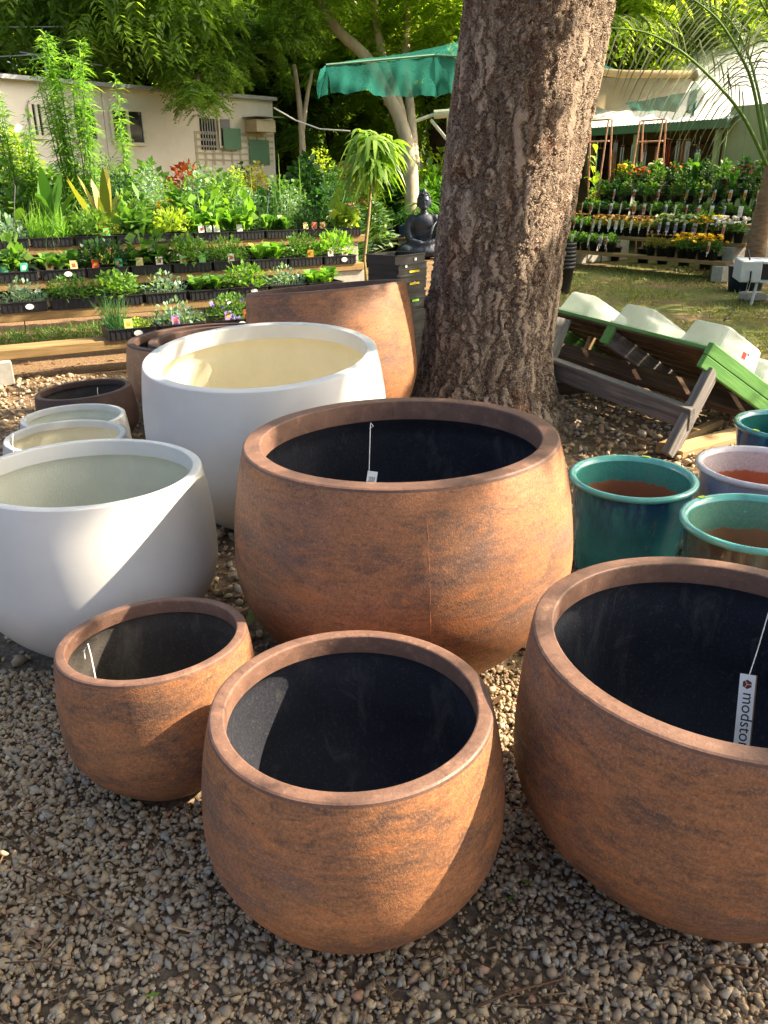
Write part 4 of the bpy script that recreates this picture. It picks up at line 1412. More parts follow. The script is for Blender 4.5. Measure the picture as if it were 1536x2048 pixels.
def bloom_mesh(k, spread, top, fl):
    Vs = []
    V0 = np.zeros((len(fl.vertices), 3), np.float32)
    fl.vertices.foreach_get('co', V0.ravel())
    F0 = np.array([p.vertices[:] for p in fl.polygons])
    parts = []
    for i in range(k):
        a, rr = rng.random() * 6.28, spread * math.sqrt(rng.random())
        t = rng.normal(0, .35, 2)
        Rm_ = np.array(Matrix.Rotation(t[0], 3, 'X') @ Matrix.Rotation(t[1] - .3, 3, 'Y') @ Matrix.Rotation(rng.random() * 6, 3, 'Z'))
        parts.append((V0 @ Rm_.T + np.array([rr * math.cos(a), rr * math.sin(a), top * (1 - .5 * (rr / spread) ** 2) + rng.normal(0, .008)]), F0, np.full(len(V0), rng.random())))
    return merge(parts)


BLOOM = {}
for nm, k in (('many', 26), ('few', 7)):
    V, F, r = bloom_mesh(k, .12, .17, DAISY)
    BLOOM[nm] = np_mesh('blooms', V, F, PET['yellow'], r)
TCARD = MB().box((0, 0, .05), (.034, .0016, .075)).box((0, 0, .005), (.01, .0012, .03)).mesh('plant_tag', M['tag_white'])
TPIC = MB().box((0, -.0014, .045), (.030, .001, .045)).mesh('picture', TAGC['red'])


def flower_pot(tier, along, leaf, bloom, label, group, tagc=None, fol='mound', back=.0, z=None, s=1.18):
    c = ron(tier, along, back)
    zz = SHELF_Z[tier] + .06 if z is None else z
    t = thing('potted_flower', label, 'potted plant', (c[0], c[1], zz), RA + math.pi + random.uniform(-.3, .3), group, s)
    inst('pot', POTS, t)
    inst('foliage', random.choice(FOL[fol]), t, (0, 0, .12), (0, 0, random.random() * 6), random.uniform(.78, .95), M[leaf])
    if bloom: inst('blooms', BLOOM['many' if bloom[1] else 'few'], t, (0, 0, .12), (0, 0, random.random() * 6), 1.35 if bloom[0] in ('yellow', 'cream', 'white') else 1.1, PET[bloom[0]])['kind'] = 'stuff'
    if tagc:
        tg_ = inst('plant_tag', TCARD, t, (random.uniform(-.03, .03), -.105, .07), (R_(-6), 0, R_(random.uniform(-15, 15) - 20)), 1.9)
        inst('picture', TPIC, tg_, (0, 0, 0), (0, 0, 0), 1, TAGC[tagc])
    return t


SHELF_Z = [.24, .50, .76, 1.00, 1.22]
GP = 'timber planks of the flower shelves'
for i, z in enumerate(SHELF_Z):
    c = ron(i, -.1)
    plank(c, 3.9, z, .2, .06, ['lowest plank of the flower shelves, end resting on a pale block', 'second plank of the flower shelves under rust-coloured daisies', 'third plank of the flower shelves', 'fourth plank of the flower shelves', 'top plank of the flower shelves'][i], RU, 'sleeper', group=GP)
for i, al in ((0, -.02), (0, 3.3), (1, .1), (1, 3.4), (2, .1), (2, 3.4), (3, .1), (3, 3.4), (4, .1), (4, 3.4)):
    c = ron(i, al)
    n = max(1, round(SHELF_Z[i] / .24))
    hz = SHELF_Z[i] / n
    for lv in range(n):
        o = inst('concrete_block', CBLOCK, None, (c[0], c[1], lv * hz), (0, 0, RA + R_(90)), (1, 1, hz / .19))
        tag(o, ('pale concrete block on the grass under the lowest flower plank' if i == 0 and al < 1 else 'concrete block in a stack holding up the flower shelves'), 'concrete block', 'concrete blocks under the flower shelves')
# rows of pots
for j in range(4): flower_pot(0, .22 + j * .19, 'leaf_fresh' if j else 'leaf_mid', ('yellow', True), 'pot of bright yellow daisies on the lowest flower plank', 'yellow daisies on the lowest plank', 'red' if j == 0 else None)
for j in range(3): flower_pot(0, 1.0 + j * .2, 'leaf_gold', ('rust', False), 'pot of small rust-yellow blooms beside the yellow daisies', 'rust-yellow blooms on the lowest plank')
for j in range(7): flower_pot(0, 2.25 + j * .2, 'leaf_mid', None, 'green pot plant at the far end of the lowest flower plank', 'green pots on the lowest plank', ('red', 'violet', 'white', None, 'lime')[j % 5])
for j in range(3): flower_pot(1, .05 + j * .18, 'leaf_mid', ('white', True), 'pot of small white daisies at the shelf end', 'white daisies at the shelf end', 'pink' if j == 1 else None, 'mound', -.05)
for j in range(3): flower_pot(1, .45 + j * .16, 'leaf_fresh', ('yellow', True), 'pot of yellow chrysanthemums on the second flower plank', 'yellow chrysanthemums on the second plank', 'pink', 'tall')
for j in range(5): flower_pot(1, .85 + j * .17, 'leaf_mid', ('cream', True), 'pot of pale cream-green chrysanthemums on the second flower plank', 'cream chrysanthemums on the second plank', 'violet', 'tall')
for j in range(8): flower_pot(1, 1.75 + j * .17, 'leaf_gold', ('rust', True), 'pot of rust-coloured daisies on the second flower plank', 'rust daisies on the second plank', 'white')
for j in range(3): flower_pot(1, 3.2 + j * .2, 'leaf_mid', ('rust', False), 'green pot with few rust buds at the far shelf end', 'budding pots at the far shelf end', ('white', 'red', None)[j])
for j in range(15): flower_pot(2, .35 + j * .235, 'leaf_mid' if j % 2 else 'leaf_deep', None, ('dark' if j % 2 == 0 else 'mid-green') + ' leafy pot with a ' + ('white', 'violet', 'lime', 'pink', 'red')[j % 5] + ' tag on the third flower plank', 'tagged green pots on the third plank', ('white', 'violet', 'lime', 'pink', 'red')[j % 5])
for j in range(13): flower_pot(3, .3 + j * .27, 'leaf_deep' if j % 2 else 'leaf_mid', ('palepink', False) if j % 3 == 1 else None, ('mid-green' if j % 2 == 0 else 'dark') + (' leafy pot with an orange tag' if j < 6 else ' leafy pot with a pink tag' if j % 2 else ' untagged leafy pot') + (' and pale blooms' if j % 3 == 1 else '') + ' on the fourth flower plank', 'tagged pots on the fourth plank', 'orange' if j < 6 else ('pink' if j % 2 else None), 'tall')
for j in range(10):
    bl = [None, ('cream', False), ('pink', True), None, ('palepink', False), None, ('orange', False), ('cream', False), ('orange', True), ('yellow', True)][j]
    flower_pot(4, .2 + j * .36, 'leaf_mid' if j % 2 else 'leaf_deep', bl, 'tall leafy pot with ' + {'cream': 'cream', 'pink': 'hot pink', 'palepink': 'pale pink', 'orange': 'orange', 'yellow': 'yellow'}.get(bl[0] if bl else '', 'no') + ' blooms on the top flower plank', 'pots on the top flower plank', None, 'tall', 0, None, 1.5)


def bigleaf(name, label, px, d, ztop, nleaf, L, Wd, mat, lean=.7, cat='plant', group=None, pot=True, base=None, droop=.5, z0=.2, stems=True):
    g = base or W(px, 400, d)
    t = thing(name, label, cat, (g.x, g.y, 0 if base is None else base.z), 0, group)
    zb = 0
    H = ztop - (0 if base is None else base.z)
    a = np.arange(nleaf) * 2.4 + rng.random() * 6
    l = rng.uniform(.15, lean, nleaf)
    D = np.stack([np.cos(a) * l, np.sin(a) * l, np.ones(nleaf)], -1)
    zz = rng.uniform(z0, 1, nleaf) * max(H - L * .75, .1)
    P = np.stack([np.cos(a) * .015, np.sin(a) * .015, zz], -1)
    V, F, r = strips(P, D, L * rng.uniform(.7, 1.1, nleaf), Wd * rng.uniform(.7, 1.1, nleaf), ((0, .15), (.15, .3), (.4, .95), (.65, .9), (.85, .5), (1, .03)), droop * rng.uniform(.3, 1.3, nleaf), np.stack([-np.cos(a), -np.sin(a), np.full(nleaf, .6)], -1))
    inst('leaves', np_mesh('leaves', V, F, M[mat], r), t)
    if stems: MB().tube([(0, 0, .1), (.01, 0, H * .5), (0, .01, H - L * .6)], [.018, .014, .008], 8).build('stem', M['stem_green'], t, True)
    if pot: inst('pot', POTS, t, (0, 0, 0), (0, 0, 0), 1.8)
    return t


for px, d, py, nl, L, Wd, mt, lab, dr in ((1385, 14.6, 262, 16, .75, .075, 'leaf_mid', 'tall broad-leaved cordyline behind the top flower plank', .5), (1465, 13.6, 300, 16, .65, .06, 'leaf_deep', 'dark strap-leaved cordyline by the pale green wall', .6), (1240, 15.6, 318, 10, .8, .14, 'leaf_deep', 'dark paddle-leaved plant behind the flower shelves', .6),
                                 (1185, 16.4, 262, 22, .38, .06, 'leaf_yellow', 'yellow-leaved plant beside the copper rack', .6), (1300, 15.2, 325, 14, .55, .08, 'leaf_mid', 'green broad-leaved plant below the shop shelf', .6), (1505, 13.2, 345, 14, .5, .05, 'leaf_mid', 'narrow-leaved plant at the near end of the flower shelves', .6),
                                 (1340, 15.0, 340, 14, .5, .07, 'leaf_deep', 'dark leafy plant under the cordyline', .6), (1430, 14.0, 345, 14, .5, .06, 'leaf_deep', 'dark leafy plant between the two cordylines', .6)):
    bigleaf('tall_plant', lab, px, d, W(px, py, d).z, nl, L, Wd, mt, .9, 'plant', None, True, None, dr, .45)

# pale metal bench with a dark cavity, navy bin and hose at its foot
wb = W(1530, 545, 10.4)
t = thing('metal_bench', 'pale grey metal sink bench on thin legs beside the flower shelves', 'bench', (wb.x, wb.y, 0), R_(-14))
bz = W(1500, 540, 10.4).z
MB().box((-.22, 0, bz), (.25, .6, .26), bev=.01).build('side_panel', M['white_box'], t)
MB().box((.25, 0, bz + .115), (.69, .62, .03), bev=.004).build('top', M['white_box'], t)
MB().box((.25, 0, bz - .118), (.69, .6, .03), bev=.004).build('bottom_rail', M['white_box'], t)
MB().box((.25, .05, bz), (.68, .45, .2)).build('drawer_box', M['black_plastic'], t)
for sx, sy in ((-.15, -.25), (.5, -.25), (-.15, .25), (.5, .25)): MB().tube([(sx, sy, 0), (sx + .03, sy, bz - .13)], .018, 8).build('leg', M['white_box'], t)
nb_ = W(1490, 570, 11.6)
o = MB().lathe([(0, 0), (.22, 0), (.26, .34), (.27, .35), (.25, .35), (.21, .03), (0, .03)], 28).build('tub_bin', M['navy'], None, True, (nb_.x, nb_.y, 0))
tag(o, 'navy blue plastic bin under the pale metal bench', 'bin')
hs = [G(1450, 640, .012), G(1478, 612, .012), G(1492, 590, .012), W(1500, 560, 10.1), W(1503, 535, 10.2), W(1496, 500, 10.3)]
o = MB().tube(hs, .011, 8).build('garden_hose', M['rod_black'], None, True)
tag(o, 'thin black hose trailing from the metal bench onto the grass', 'hose')
o = MB().box((0, 0, .05), (.3, .25, .1), bev=.02).build('paving_stone', M['concrete'], None, loc=tuple(G(1505, 600)))
tag(o, 'rough grey stone under the metal bench leg', 'stone')

# ================================================================== shop on the right
# front line of the verandah: recedes to the left
Q0 = Vector((W(1440, 240, 16.0).x, W(1440, 240, 16.0).y, 0)); gz = W(1440, 240, 16.0).z
Q1v = W(1150, 245, 19.0)
Q1 = Vector((Q1v.x, Q1v.y, 0))
sd = (Q1 - Q0).normalized()
sn = Vector((-sd.y, sd.x, 0))
if sn.y < 0: sn = -sn
shop = thing('garden_shop', 'pale green garden shop with a white sheet roof and open verandah', 'shop')
Q1e = Q0 + sd * 6.0
LR = 5.0       # the roof runs on past the corner to the right
Q0e = Q0 - sd * 0.25


def quad(a, b, c, d): return MB().add([a, b, c, d], [(0, 1, 2, 3)])


def corrugated(p0, p1, back, rise, waves, amp=.018):
    m = MB()
    n = waves * 4
    vs = []
    for i in range(n + 1):
        p = p0.lerp(p1, i / n) + Vector((0, 0, amp * math.sin(i / 4 * 2 * math.pi)))
        vs += [p, p + back + Vector((0, 0, rise))]
    m.add(vs, [(2 * i, 2 * i + 2, 2 * i + 3, 2 * i + 1) for i in range(n)])
    return m


zg = gz
corrugated(Q0e + Vector((0, 0, zg + .02)), Q1e + Vector((0, 0, zg + .02)), sn * 2.6, .75, 60).build('verandah_roof', M['roof_white'], shop, True)
# main roof, higher, behind and to the right
r0 = Q0 - sd * 4.5 + sn * .3 + Vector((0, 0, zg + .20)); r1 = Q1e + sn * 2.4 + Vector((0, 0, zg + .75))
corrugated(Q0 - sd * 5.0 + sn * 1.2 + Vector((0, 0, zg + .32)), Q1e + sn * 1.2 + Vector((0, 0, zg + .32)), sn * 5.0, 2.2, 110).build('main_roof', M['roof_white'], shop, True)
beam('gutter', Q0e - sn * .05 + Vector((0, 0, zg - .07)), Q1e - sn * .05 + Vector((0, 0, zg - .07)), .12, .17, 'gutter', shop)
beam('fascia', Q0 - sd * 5.0 + sn * 1.15 + Vector((0, 0, zg + .2)), Q0 + sn * 1.15 - sd * .05 + Vector((0, 0, zg + .2)), .05, .16, 'gutter', shop)
# right wall: solid pale green boards
w0 = Q0 - sd * .05 + sn * .25
for i in range(12):
    a = w0 - sd * (i * .42)
    MB().box((0, 0, 0), (.412, .05 + .006 * (i % 2), zg + .25), M=None).build('wall_board', M['green_wall'], shop, loc=(a.x - sd.x * .21, a.y - sd.y * .21, (zg + .25) / 2), rot=(0, 0, math.atan2(sd.y, sd.x)))
for i, of in enumerate((0.02, 2.1, 4.2)):
    a = Q0 + sd * of + sn * .05
    MB().box((0, 0, 0), (.10, .10, zg - .17)).build('post', M['green_wall'], shop, loc=(a.x, a.y, (zg - .17) / 2), rot=(0, 0, math.atan2(sd.y, sd.x)))
# back wall and floor of the verandah
a = Q0 + sd * 3.0 + sn * 2.5
MB().box((0, 0, 0), (6.2, .06, zg + .6)).build('back_wall', M['dark_in'], shop, loc=(a.x, a.y, (zg + .6) / 2), rot=(0, 0, math.atan2(sd.y, sd.x)))
a = Q0 + sn * 1.4
MB().box((0, 0, 0), (.06, 2.3, zg)).build('side_wall', M['green_wall'], shop, loc=(a.x, a.y, zg / 2), rot=(0, 0, math.atan2(sd.y, sd.x)))
for zz in (1.2, 1.75, 2.3):
    a = Q0 + sd * 2.9 + sn * 2.3
    MB().box((0, 0, 0), (5.0, .3, .03)).build('shelf', M['dark_wood'], shop, loc=(a.x, a.y, zz), rot=(0, 0, math.atan2(sd.y, sd.x)))
# goods hanging under the verandah roof: tube chimes
CH = [plain('chime_white', (206, 206, 204), .4, .5, .05, 8, 0), M['black_plastic'], plain('chime_tan', (176, 132, 84), .5, .4, .1, 8, 0), plain('chime_red', (170, 62, 40), .5, .4, .1, 8, 0)]
CHN = ('white', 'black', 'tan wooden', 'red')
for k in range(22):
    al = .5 + k * .17 + random.uniform(-.05, .05)
    q = Q0 + sd * al + sn * random.uniform(.05, .3)
    ci = (0, 1, 0, 2, 0, 3, 1, 2, 0, 2)[k % 10]
    L_ = random.uniform(.5, .85)
    zt = zg - .15 - random.uniform(0, .25)
    t = thing('wind_chime', CHN[ci] + ' tube wind chime hanging under the shop verandah', 'wind chime', (q.x, q.y, zt), random.random(), 'wind chimes under the verandah')
    MB().lathe([(0, 0), (.05, 0), (.05, .02), (0, .02)], 14).build('top_disc', CH[2], t, loc=(0, 0, -.12))
    MB().tube([(0, 0, -.1), (0, 0, .12)], .003, 5).build('cord', M['string'], t)
    for j in range(4):
        MB().tube([(.035 * math.cos(j * 1.57), .035 * math.sin(j * 1.57), -.14), (.035 * math.cos(j * 1.57), .035 * math.sin(j * 1.57), -.14 - L_ * (1 - .1 * j))], .013, 8).build('tube', CH[ci], t, True)
# copper pipe racks
for px, lab in ((1215, 'copper pipe rack standing at the shop verandah near the tree'), (1322, 'copper pipe rack standing near the pale green wall')):
    q = W(px, 300, 15.6)
    t = thing('pipe_rack', lab, 'rack', (q.x, q.y, 0), math.atan2(sd.y, sd.x))
    zt = W(px, 240, 15.6).z
    for sx in (0, .55):
        for sy in (-.16, .16): MB().tube([(sx, sy * 1.6, 0), (sx, sy * .3, zt)], .016, 8).build('upright', M['copper'], t)
    for zz in (zt, zt - .38): MB().tube([(-.02, 0, zz), (.57, 0, zz)], .016, 8).build('crossbar', M['copper'], t)

# ================================================================== shade-cloth canopy over the path
def cloth(name, corners, nu, nv, mat, parent, wave=.03, sag=.05, seed=0):
    """bilinear sheet a-b (top) d-c (bottom) with folds"""
    a, b, c, d = [Vector(x) for x in corners]
    nrm = (b - a).cross(d - a).normalized()
    vs = []
    for j in range(nv + 1):
        for i in range(nu + 1):
            u, v = i / nu, j / nv
            p = (a * (1 - u) + b * u) * (1 - v) + (d * (1 - u) + c * u) * v
            f = wave * (math.sin(u * 23 + seed + v * 3) * .6 + math.sin(u * 51 + v * 5 + seed * 2) * .3 + math.sin(u * 9 - v * 4) * .7) * (.25 + v)
            p = p + nrm * f + Vector((0, 0, -sag * math.sin(u * math.pi) * (1 - v) - sag * .7 * abs(math.sin(u * math.pi * 2.5 + seed)) * v))
            vs.append(p)
    fs = [(j * (nu + 1) + i, j * (nu + 1) + i + 1, (j + 1) * (nu + 1) + i + 1, (j + 1) * (nu + 1) + i) for j in range(nv) for i in range(nu)]
    return MB().add(vs, fs).build(name, M[mat], parent, True)


sh = thing('shade_canopy', 'green shade-cloth canopy with ragged valance stretched behind the tree', 'canopy')
D0 = 12.6
cA, cB, cC = W(652, 130, D0), W(868, 110, D0 + .6), W(1000, 118, D0 + .6)
cloth('valance', (cA, cB, W(875, 192, D0 + .6), W(662, 182, D0)), 40, 10, 'shade_green', sh, .05, .04, 1)
cloth('valance', (cB, cC, W(1000, 200, D0 + .6), W(872, 186, D0 + .6)), 24, 10, 'shade_green', sh, .05, .03, 4)
cloth('corner_flap', (cA, W(640, 140, D0 + .5), W(634, 198, D0 + .5), W(656, 186, D0)), 8, 8, 'shade_green', sh, .03, .0, 2)
ap = W(945, 74, D0 + 2.2)
cloth('roof_sheet', (ap, W(1010, 70, D0 + 2.2), cC, cB), 16, 10, 'shade_green', sh, .02, .02, 3)
cloth('roof_sheet', (W(735, 116, D0 + 2.4), ap, cB, cA), 20, 10, 'shade_green', sh, .02, .05, 5)
eR = W(1390, 150, 12.2)
cloth('roof_sheet', (W(1000, 70, D0 + 2), W(1150, 105, D0 + 2), W(1260, 150, 12.4), cC), 20, 8, 'shade_green', sh, .02, .02, 6)
MB().tube([W(1120, 138, 12.5), W(1250, 148, 12.4), eR], [.05, .055, .06], 12).build('rolled_edge', M['shade_tan'], sh, True)
MB().tube([eR + Vector((-.02, 0, 0)), eR + Vector((.04, 0, 0))], .085, 14).build('roll_end', M['ac_case'], sh, True)
cloth('side_curtain', (W(1120, 148, 12.5), W(1388, 155, 12.2), W(1350, 222, 12.2), W(1120, 214, 12.5)), 30, 10, 'shade_tan', sh, .03, .03, 7)
cloth('curtain_hem', (W(1250, 205, 12.25), W(1395, 178, 12.1), W(1388, 236, 12.1), W(1270, 232, 12.2)), 20, 8, 'shade_green', sh, .05, .02, 8)
cloth('curtain_end', (W(1388, 160, 12.2), W(1410, 186, 12.0), W(1388, 232, 12.0), W(1372, 225, 12.2)), 10, 10, 'shade_green', sh, .05, .0, 9)
for px, py, d in ((1000, 118, D0 + .6), (1045, 150, 12.5), (940, 74, D0 + 2.2)):
    q = W(px, py, d)
    MB().tube([(q.x, q.y, 0), q], .03, 10).build('pole', M['metal_grey'], sh)
MB().tube([cA, cB, cC], .018, 8).build('edge_rope', M['gutter'], sh)
MB().tube([W(548, 216, 15.0), W(590, 240, 14.4), W(640, 258, 14), W(700, 262, 13.8)], .012, 6).build('tie_rope', M['string'], sh, True)
# cream steel frame of a lean-to behind the tree
lt = thing('lean_to_frame', 'cream steel lean-to frame showing beside the tree trunk', 'frame')
for a, b, r in ((W(830, 243, 14.5), W(868, 229, 14.5), .03), (W(868, 229, 14.5), W(960, 222, 14.5), .075), (W(862, 240, 14.5), W(897, 283, 14.5), .03)):
    MB().tube([a, b], r, 10).build('rail', M['frame_cream'], lt)
q = W(897, 232, 14.5)
MB().tube([(q.x, q.y, 0), q], .03, 10).build('post', M['frame_cream'], lt)
q = W(1010, 224, 14.5)
MB().tube([W(955, 222, 14.5), q], .05, 10).build('rail', M['frame_cream'], lt)
MB().tube([(q.x, q.y, 0), q], .03, 10).build('post', M['frame_cream'], lt)

# ================================================================== building on the left
B0 = Vector((-6.7, 15.85, 0)); B1 = Vector((-2.49, 20.28, 0))
bd = (B1 - B0).normalized(); bn = Vector((bd.y, -bd.x, 0))       # bn faces the yard
bld = thing('site_cabin', 'long cream flat-roofed cabin with sliding windows behind the nursery beds', 'cabin')
ba = math.atan2(bd.y, bd.x)


def onwall(px, py):
    v = Vector(ray(px, py)); o = Vector((0, 0, CAM_H))
    t = (B0 - o).dot(bn) / v.dot(bn)
    p = o + v * t
    return (p - B0).dot(bd), p.z


BH = 3.17
for i, (s0, s1) in enumerate(((-4.5, -1.3), (-1.3, 1.9), (1.9, 4.35), (4.35, (B1 - B0).length))):
    c = B0 + bd * (s0 + s1) / 2 - bn * .1
    MB().box((0, 0, BH / 2), (s1 - s0 - .012, .2, BH)).build('wall_panel', M['cream_paint'], bld, loc=c, rot=(0, 0, ba))
c = B1 - bn * 1.7 - bd * .12
MB().box((0, 0, BH / 2), (.2, 3.0, BH)).build('wall_panel', M['cream_paint'], bld, loc=c, rot=(0, 0, ba))
c = B0 + bd * .75 - bn * 1.6
MB().box((0, 0, BH + .035), (10.75, 3.5, .07)).build('roof', M['metal_grey'], bld, loc=c, rot=(0, 0, ba))


def wallbox(name, x0, y0, x1, y1, out, th, mat, parent=None, grow=0):
    s0, z1 = onwall(x0, (y0))
    s1, z0 = onwall(x1, (y1))
    c = B0 + bd * (s0 + s1) / 2 + bn * (out + th / 2)
    return MB().box((0, 0, 0), (abs(s1 - s0) + grow, th, abs(z1 - z0) + grow)).build(name, M[mat], parent or bld, loc=(c.x, c.y, (z0 + z1) / 2), rot=(0, 0, ba))


for (x0, y0, x1, y1) in ((218, 217, 290, 289), (56, 204, 90, 275), (140, 208, 196, 282)):
    s0, z1 = onwall(x0, y0); s1, z0 = onwall(x1, y1)
    cc = B0 + bd * (s0 + s1) / 2
    w = thing('window', None, None); w.parent = bld
    w.location = (cc.x, cc.y, (z0 + z1) / 2); w.rotation_euler = (0, 0, ba)
    ww, hh = s1 - s0, z1 - z0
    for nm, cx_, cz_, sx, sz in (('frame', 0, hh / 2, ww, .06), ('frame', 0, -hh / 2, ww, .06), ('frame', -ww / 2, 0, .06, hh - .06), ('frame', ww / 2, 0, .06, hh - .06), ('frame', 0, 0, .05, hh - .06)):
        MB().box((cx_, -.03, cz_), (sx, .05, sz)).build(nm, M['frame_cream'], w)
    for sx in (-1, 1): MB().box((sx * ww / 4, -.012, 0), (ww / 2 - .06, .012, hh - .06)).build('pane', M['glass'], w)
# barred door, side window, air conditioner, green panel
s0, z1 = onwall(398, 236); s1, z0 = onwall(434, 300)
cc = B0 + bd * (s0 + s1) / 2
w = thing('barred_window', None, None); w.parent = bld; w.location = (cc.x, cc.y, (z0 + z1) / 2); w.rotation_euler = (0, 0, ba)
MB().box((0, -.012, 0), (s1 - s0, .012, z1 - z0)).build('pane', M['glass'], w)
for i in range(6): MB().tube([(-(s1 - s0) / 2 + (i + .5) * (s1 - s0) / 6, -.04, -(z1 - z0) / 2), (-(s1 - s0) / 2 + (i + .5) * (s1 - s0) / 6, -.04, (z1 - z0) / 2)], .012, 6).build('bar', M['metal_grey'], w)
wallbox('side_window', 432, 231, 463, 297, 0, .06, 'frame_cream')
wallbox('side_window_pane', 436, 238, 459, 292, .062, .008, 'glass')
ac = wallbox('air_conditioner', 489, 240, 528, 266, 0, .42, 'ac_case')
wallbox('awning', 484, 234, 533, 238, 0, .6, 'metal_grey')
wallbox('panel', 496, 279, 538, 330, 0, .04, 'gutter')
wallbox('panel', 440, 256, 478, 300, .08, .02, 'gutter')
for i in range(9): wallbox('wall_batten', 392 + i * 17.5, 262, 393 + i * 17.5, 330, 0, .012, 'ac_case')
for i in range(5): wallbox('wall_batten', 392, 268 + i * 13, 545, 268.8 + i * 13, .013, .01, 'ac_case')
# aerial on the roof
an = thing('television_aerial', 'thin metal television aerial standing on the cabin roof', 'aerial')
q0, q1 = W(93, 160, 15.3), W(84, 56, 15.3)
MB().tube([q0 - Vector((0, 0, .12)), q1], .022, 8).build('mast', M['metal_grey'], an)
for a, b in (((0, 113), (105, 107)), ((40, 104), (205, 131)), ((0, 54), (135, 53)), ((60, 120), (130, 104))):
    MB().tube([W(*a, 15.2), W(*b, 15.2)], .011, 6).build('element', M['metal_grey'], an)

# ================================================================== nursery plants in the middle distance
SHR = {}
for kd_, n0, L_, W_ in (('small', 520, .15, .045), ('fine', 1000, .10, .022), ('broad', 230, .30, .085), ('croton', 260, .30, .055)):
    for asp in (1.0, 2.0, 3.4):        # height over width, so that leaves keep their shape
        SHR[kd_, asp] = leaf_mesh('foliage', [dome(int(n0 * (1 + .75 * (asp - 1))), .5, .5, asp, L_, W_, .04, .25)], M['leaf_mid'])
for asp in (1.0, 2.0): SHR['strap', asp] = leaf_mesh('foliage', [blades(170, .10, .10, asp, .024, .6, .6, 7)], M['leaf_strap'])
BIGPOT = MB().lathe([(0, 0), (.14, 0), (.18, .28), (.19, .285), (.19, .31), (.178, .312), (.17, .27), (0, .265)], 24).mesh('pot', M['black_pot'], True)
LOOK = {'leaf_mid': 'mid-green', 'leaf_deep': 'dark green', 'leaf_fresh': 'fresh green', 'leaf_bright': 'bright green', 'leaf_yellow': 'yellow-green', 'leaf_blue': 'grey-green', 'leaf_red': 'red and orange', 'leaf_gold': 'golden', 'leaf_lime': 'lime', 'leaf_strap': 'strap-leaved', 'leaf_palm': 'palm green'}


def shrub(px, py_top, d, kind, leaf, wpx, label, bloom=None, group='potted shrubs in the nursery beds', pot=None):
    g = W(px, py_top * .6 + 180, d)
    ztop = W(px, py_top, d).z
    wd = wpx / FPX * d
    t = thing('potted_shrub', label, 'shrub', (g.x, g.y, 0), random.random() * 6, group)
    p = inst('pot', BIGPOT, t, (0, 0, 0), (0, 0, 0), (1, 1, 1))
    if pot: p.material_slots[0].link = 'OBJECT'; p.material_slots[0].material = M[pot]
    H = max(ztop - .22, .3)
    fh = H if kind == 'strap' else min(H, 1.55 * wd)
    asp = min((k_[1] for k_ in SHR if k_[0] == kind), key=lambda q_: abs(math.log(q_ * wd / fh)))
    inst('foliage', SHR[kind, asp], t, (0, 0, .2 + H - fh), (0, 0, 0), (wd, wd, fh / asp), M[leaf])
    if fh < H: MB().tube([(0, 0, .2), (.03, .02, .2 + (H - fh) * .6), (0, 0, .25 + H - fh * .7)], [.02, .016, .008], 6).build('stem', M['stem'], t, True)
    if bloom: inst('blooms', BLOOM['many'], t, (0, 0, H * .75), (0, 0, 0), (wd * 3.0, wd * 3.0, wd * 3.0), PET[bloom])['kind'] = 'stuff'
    return t


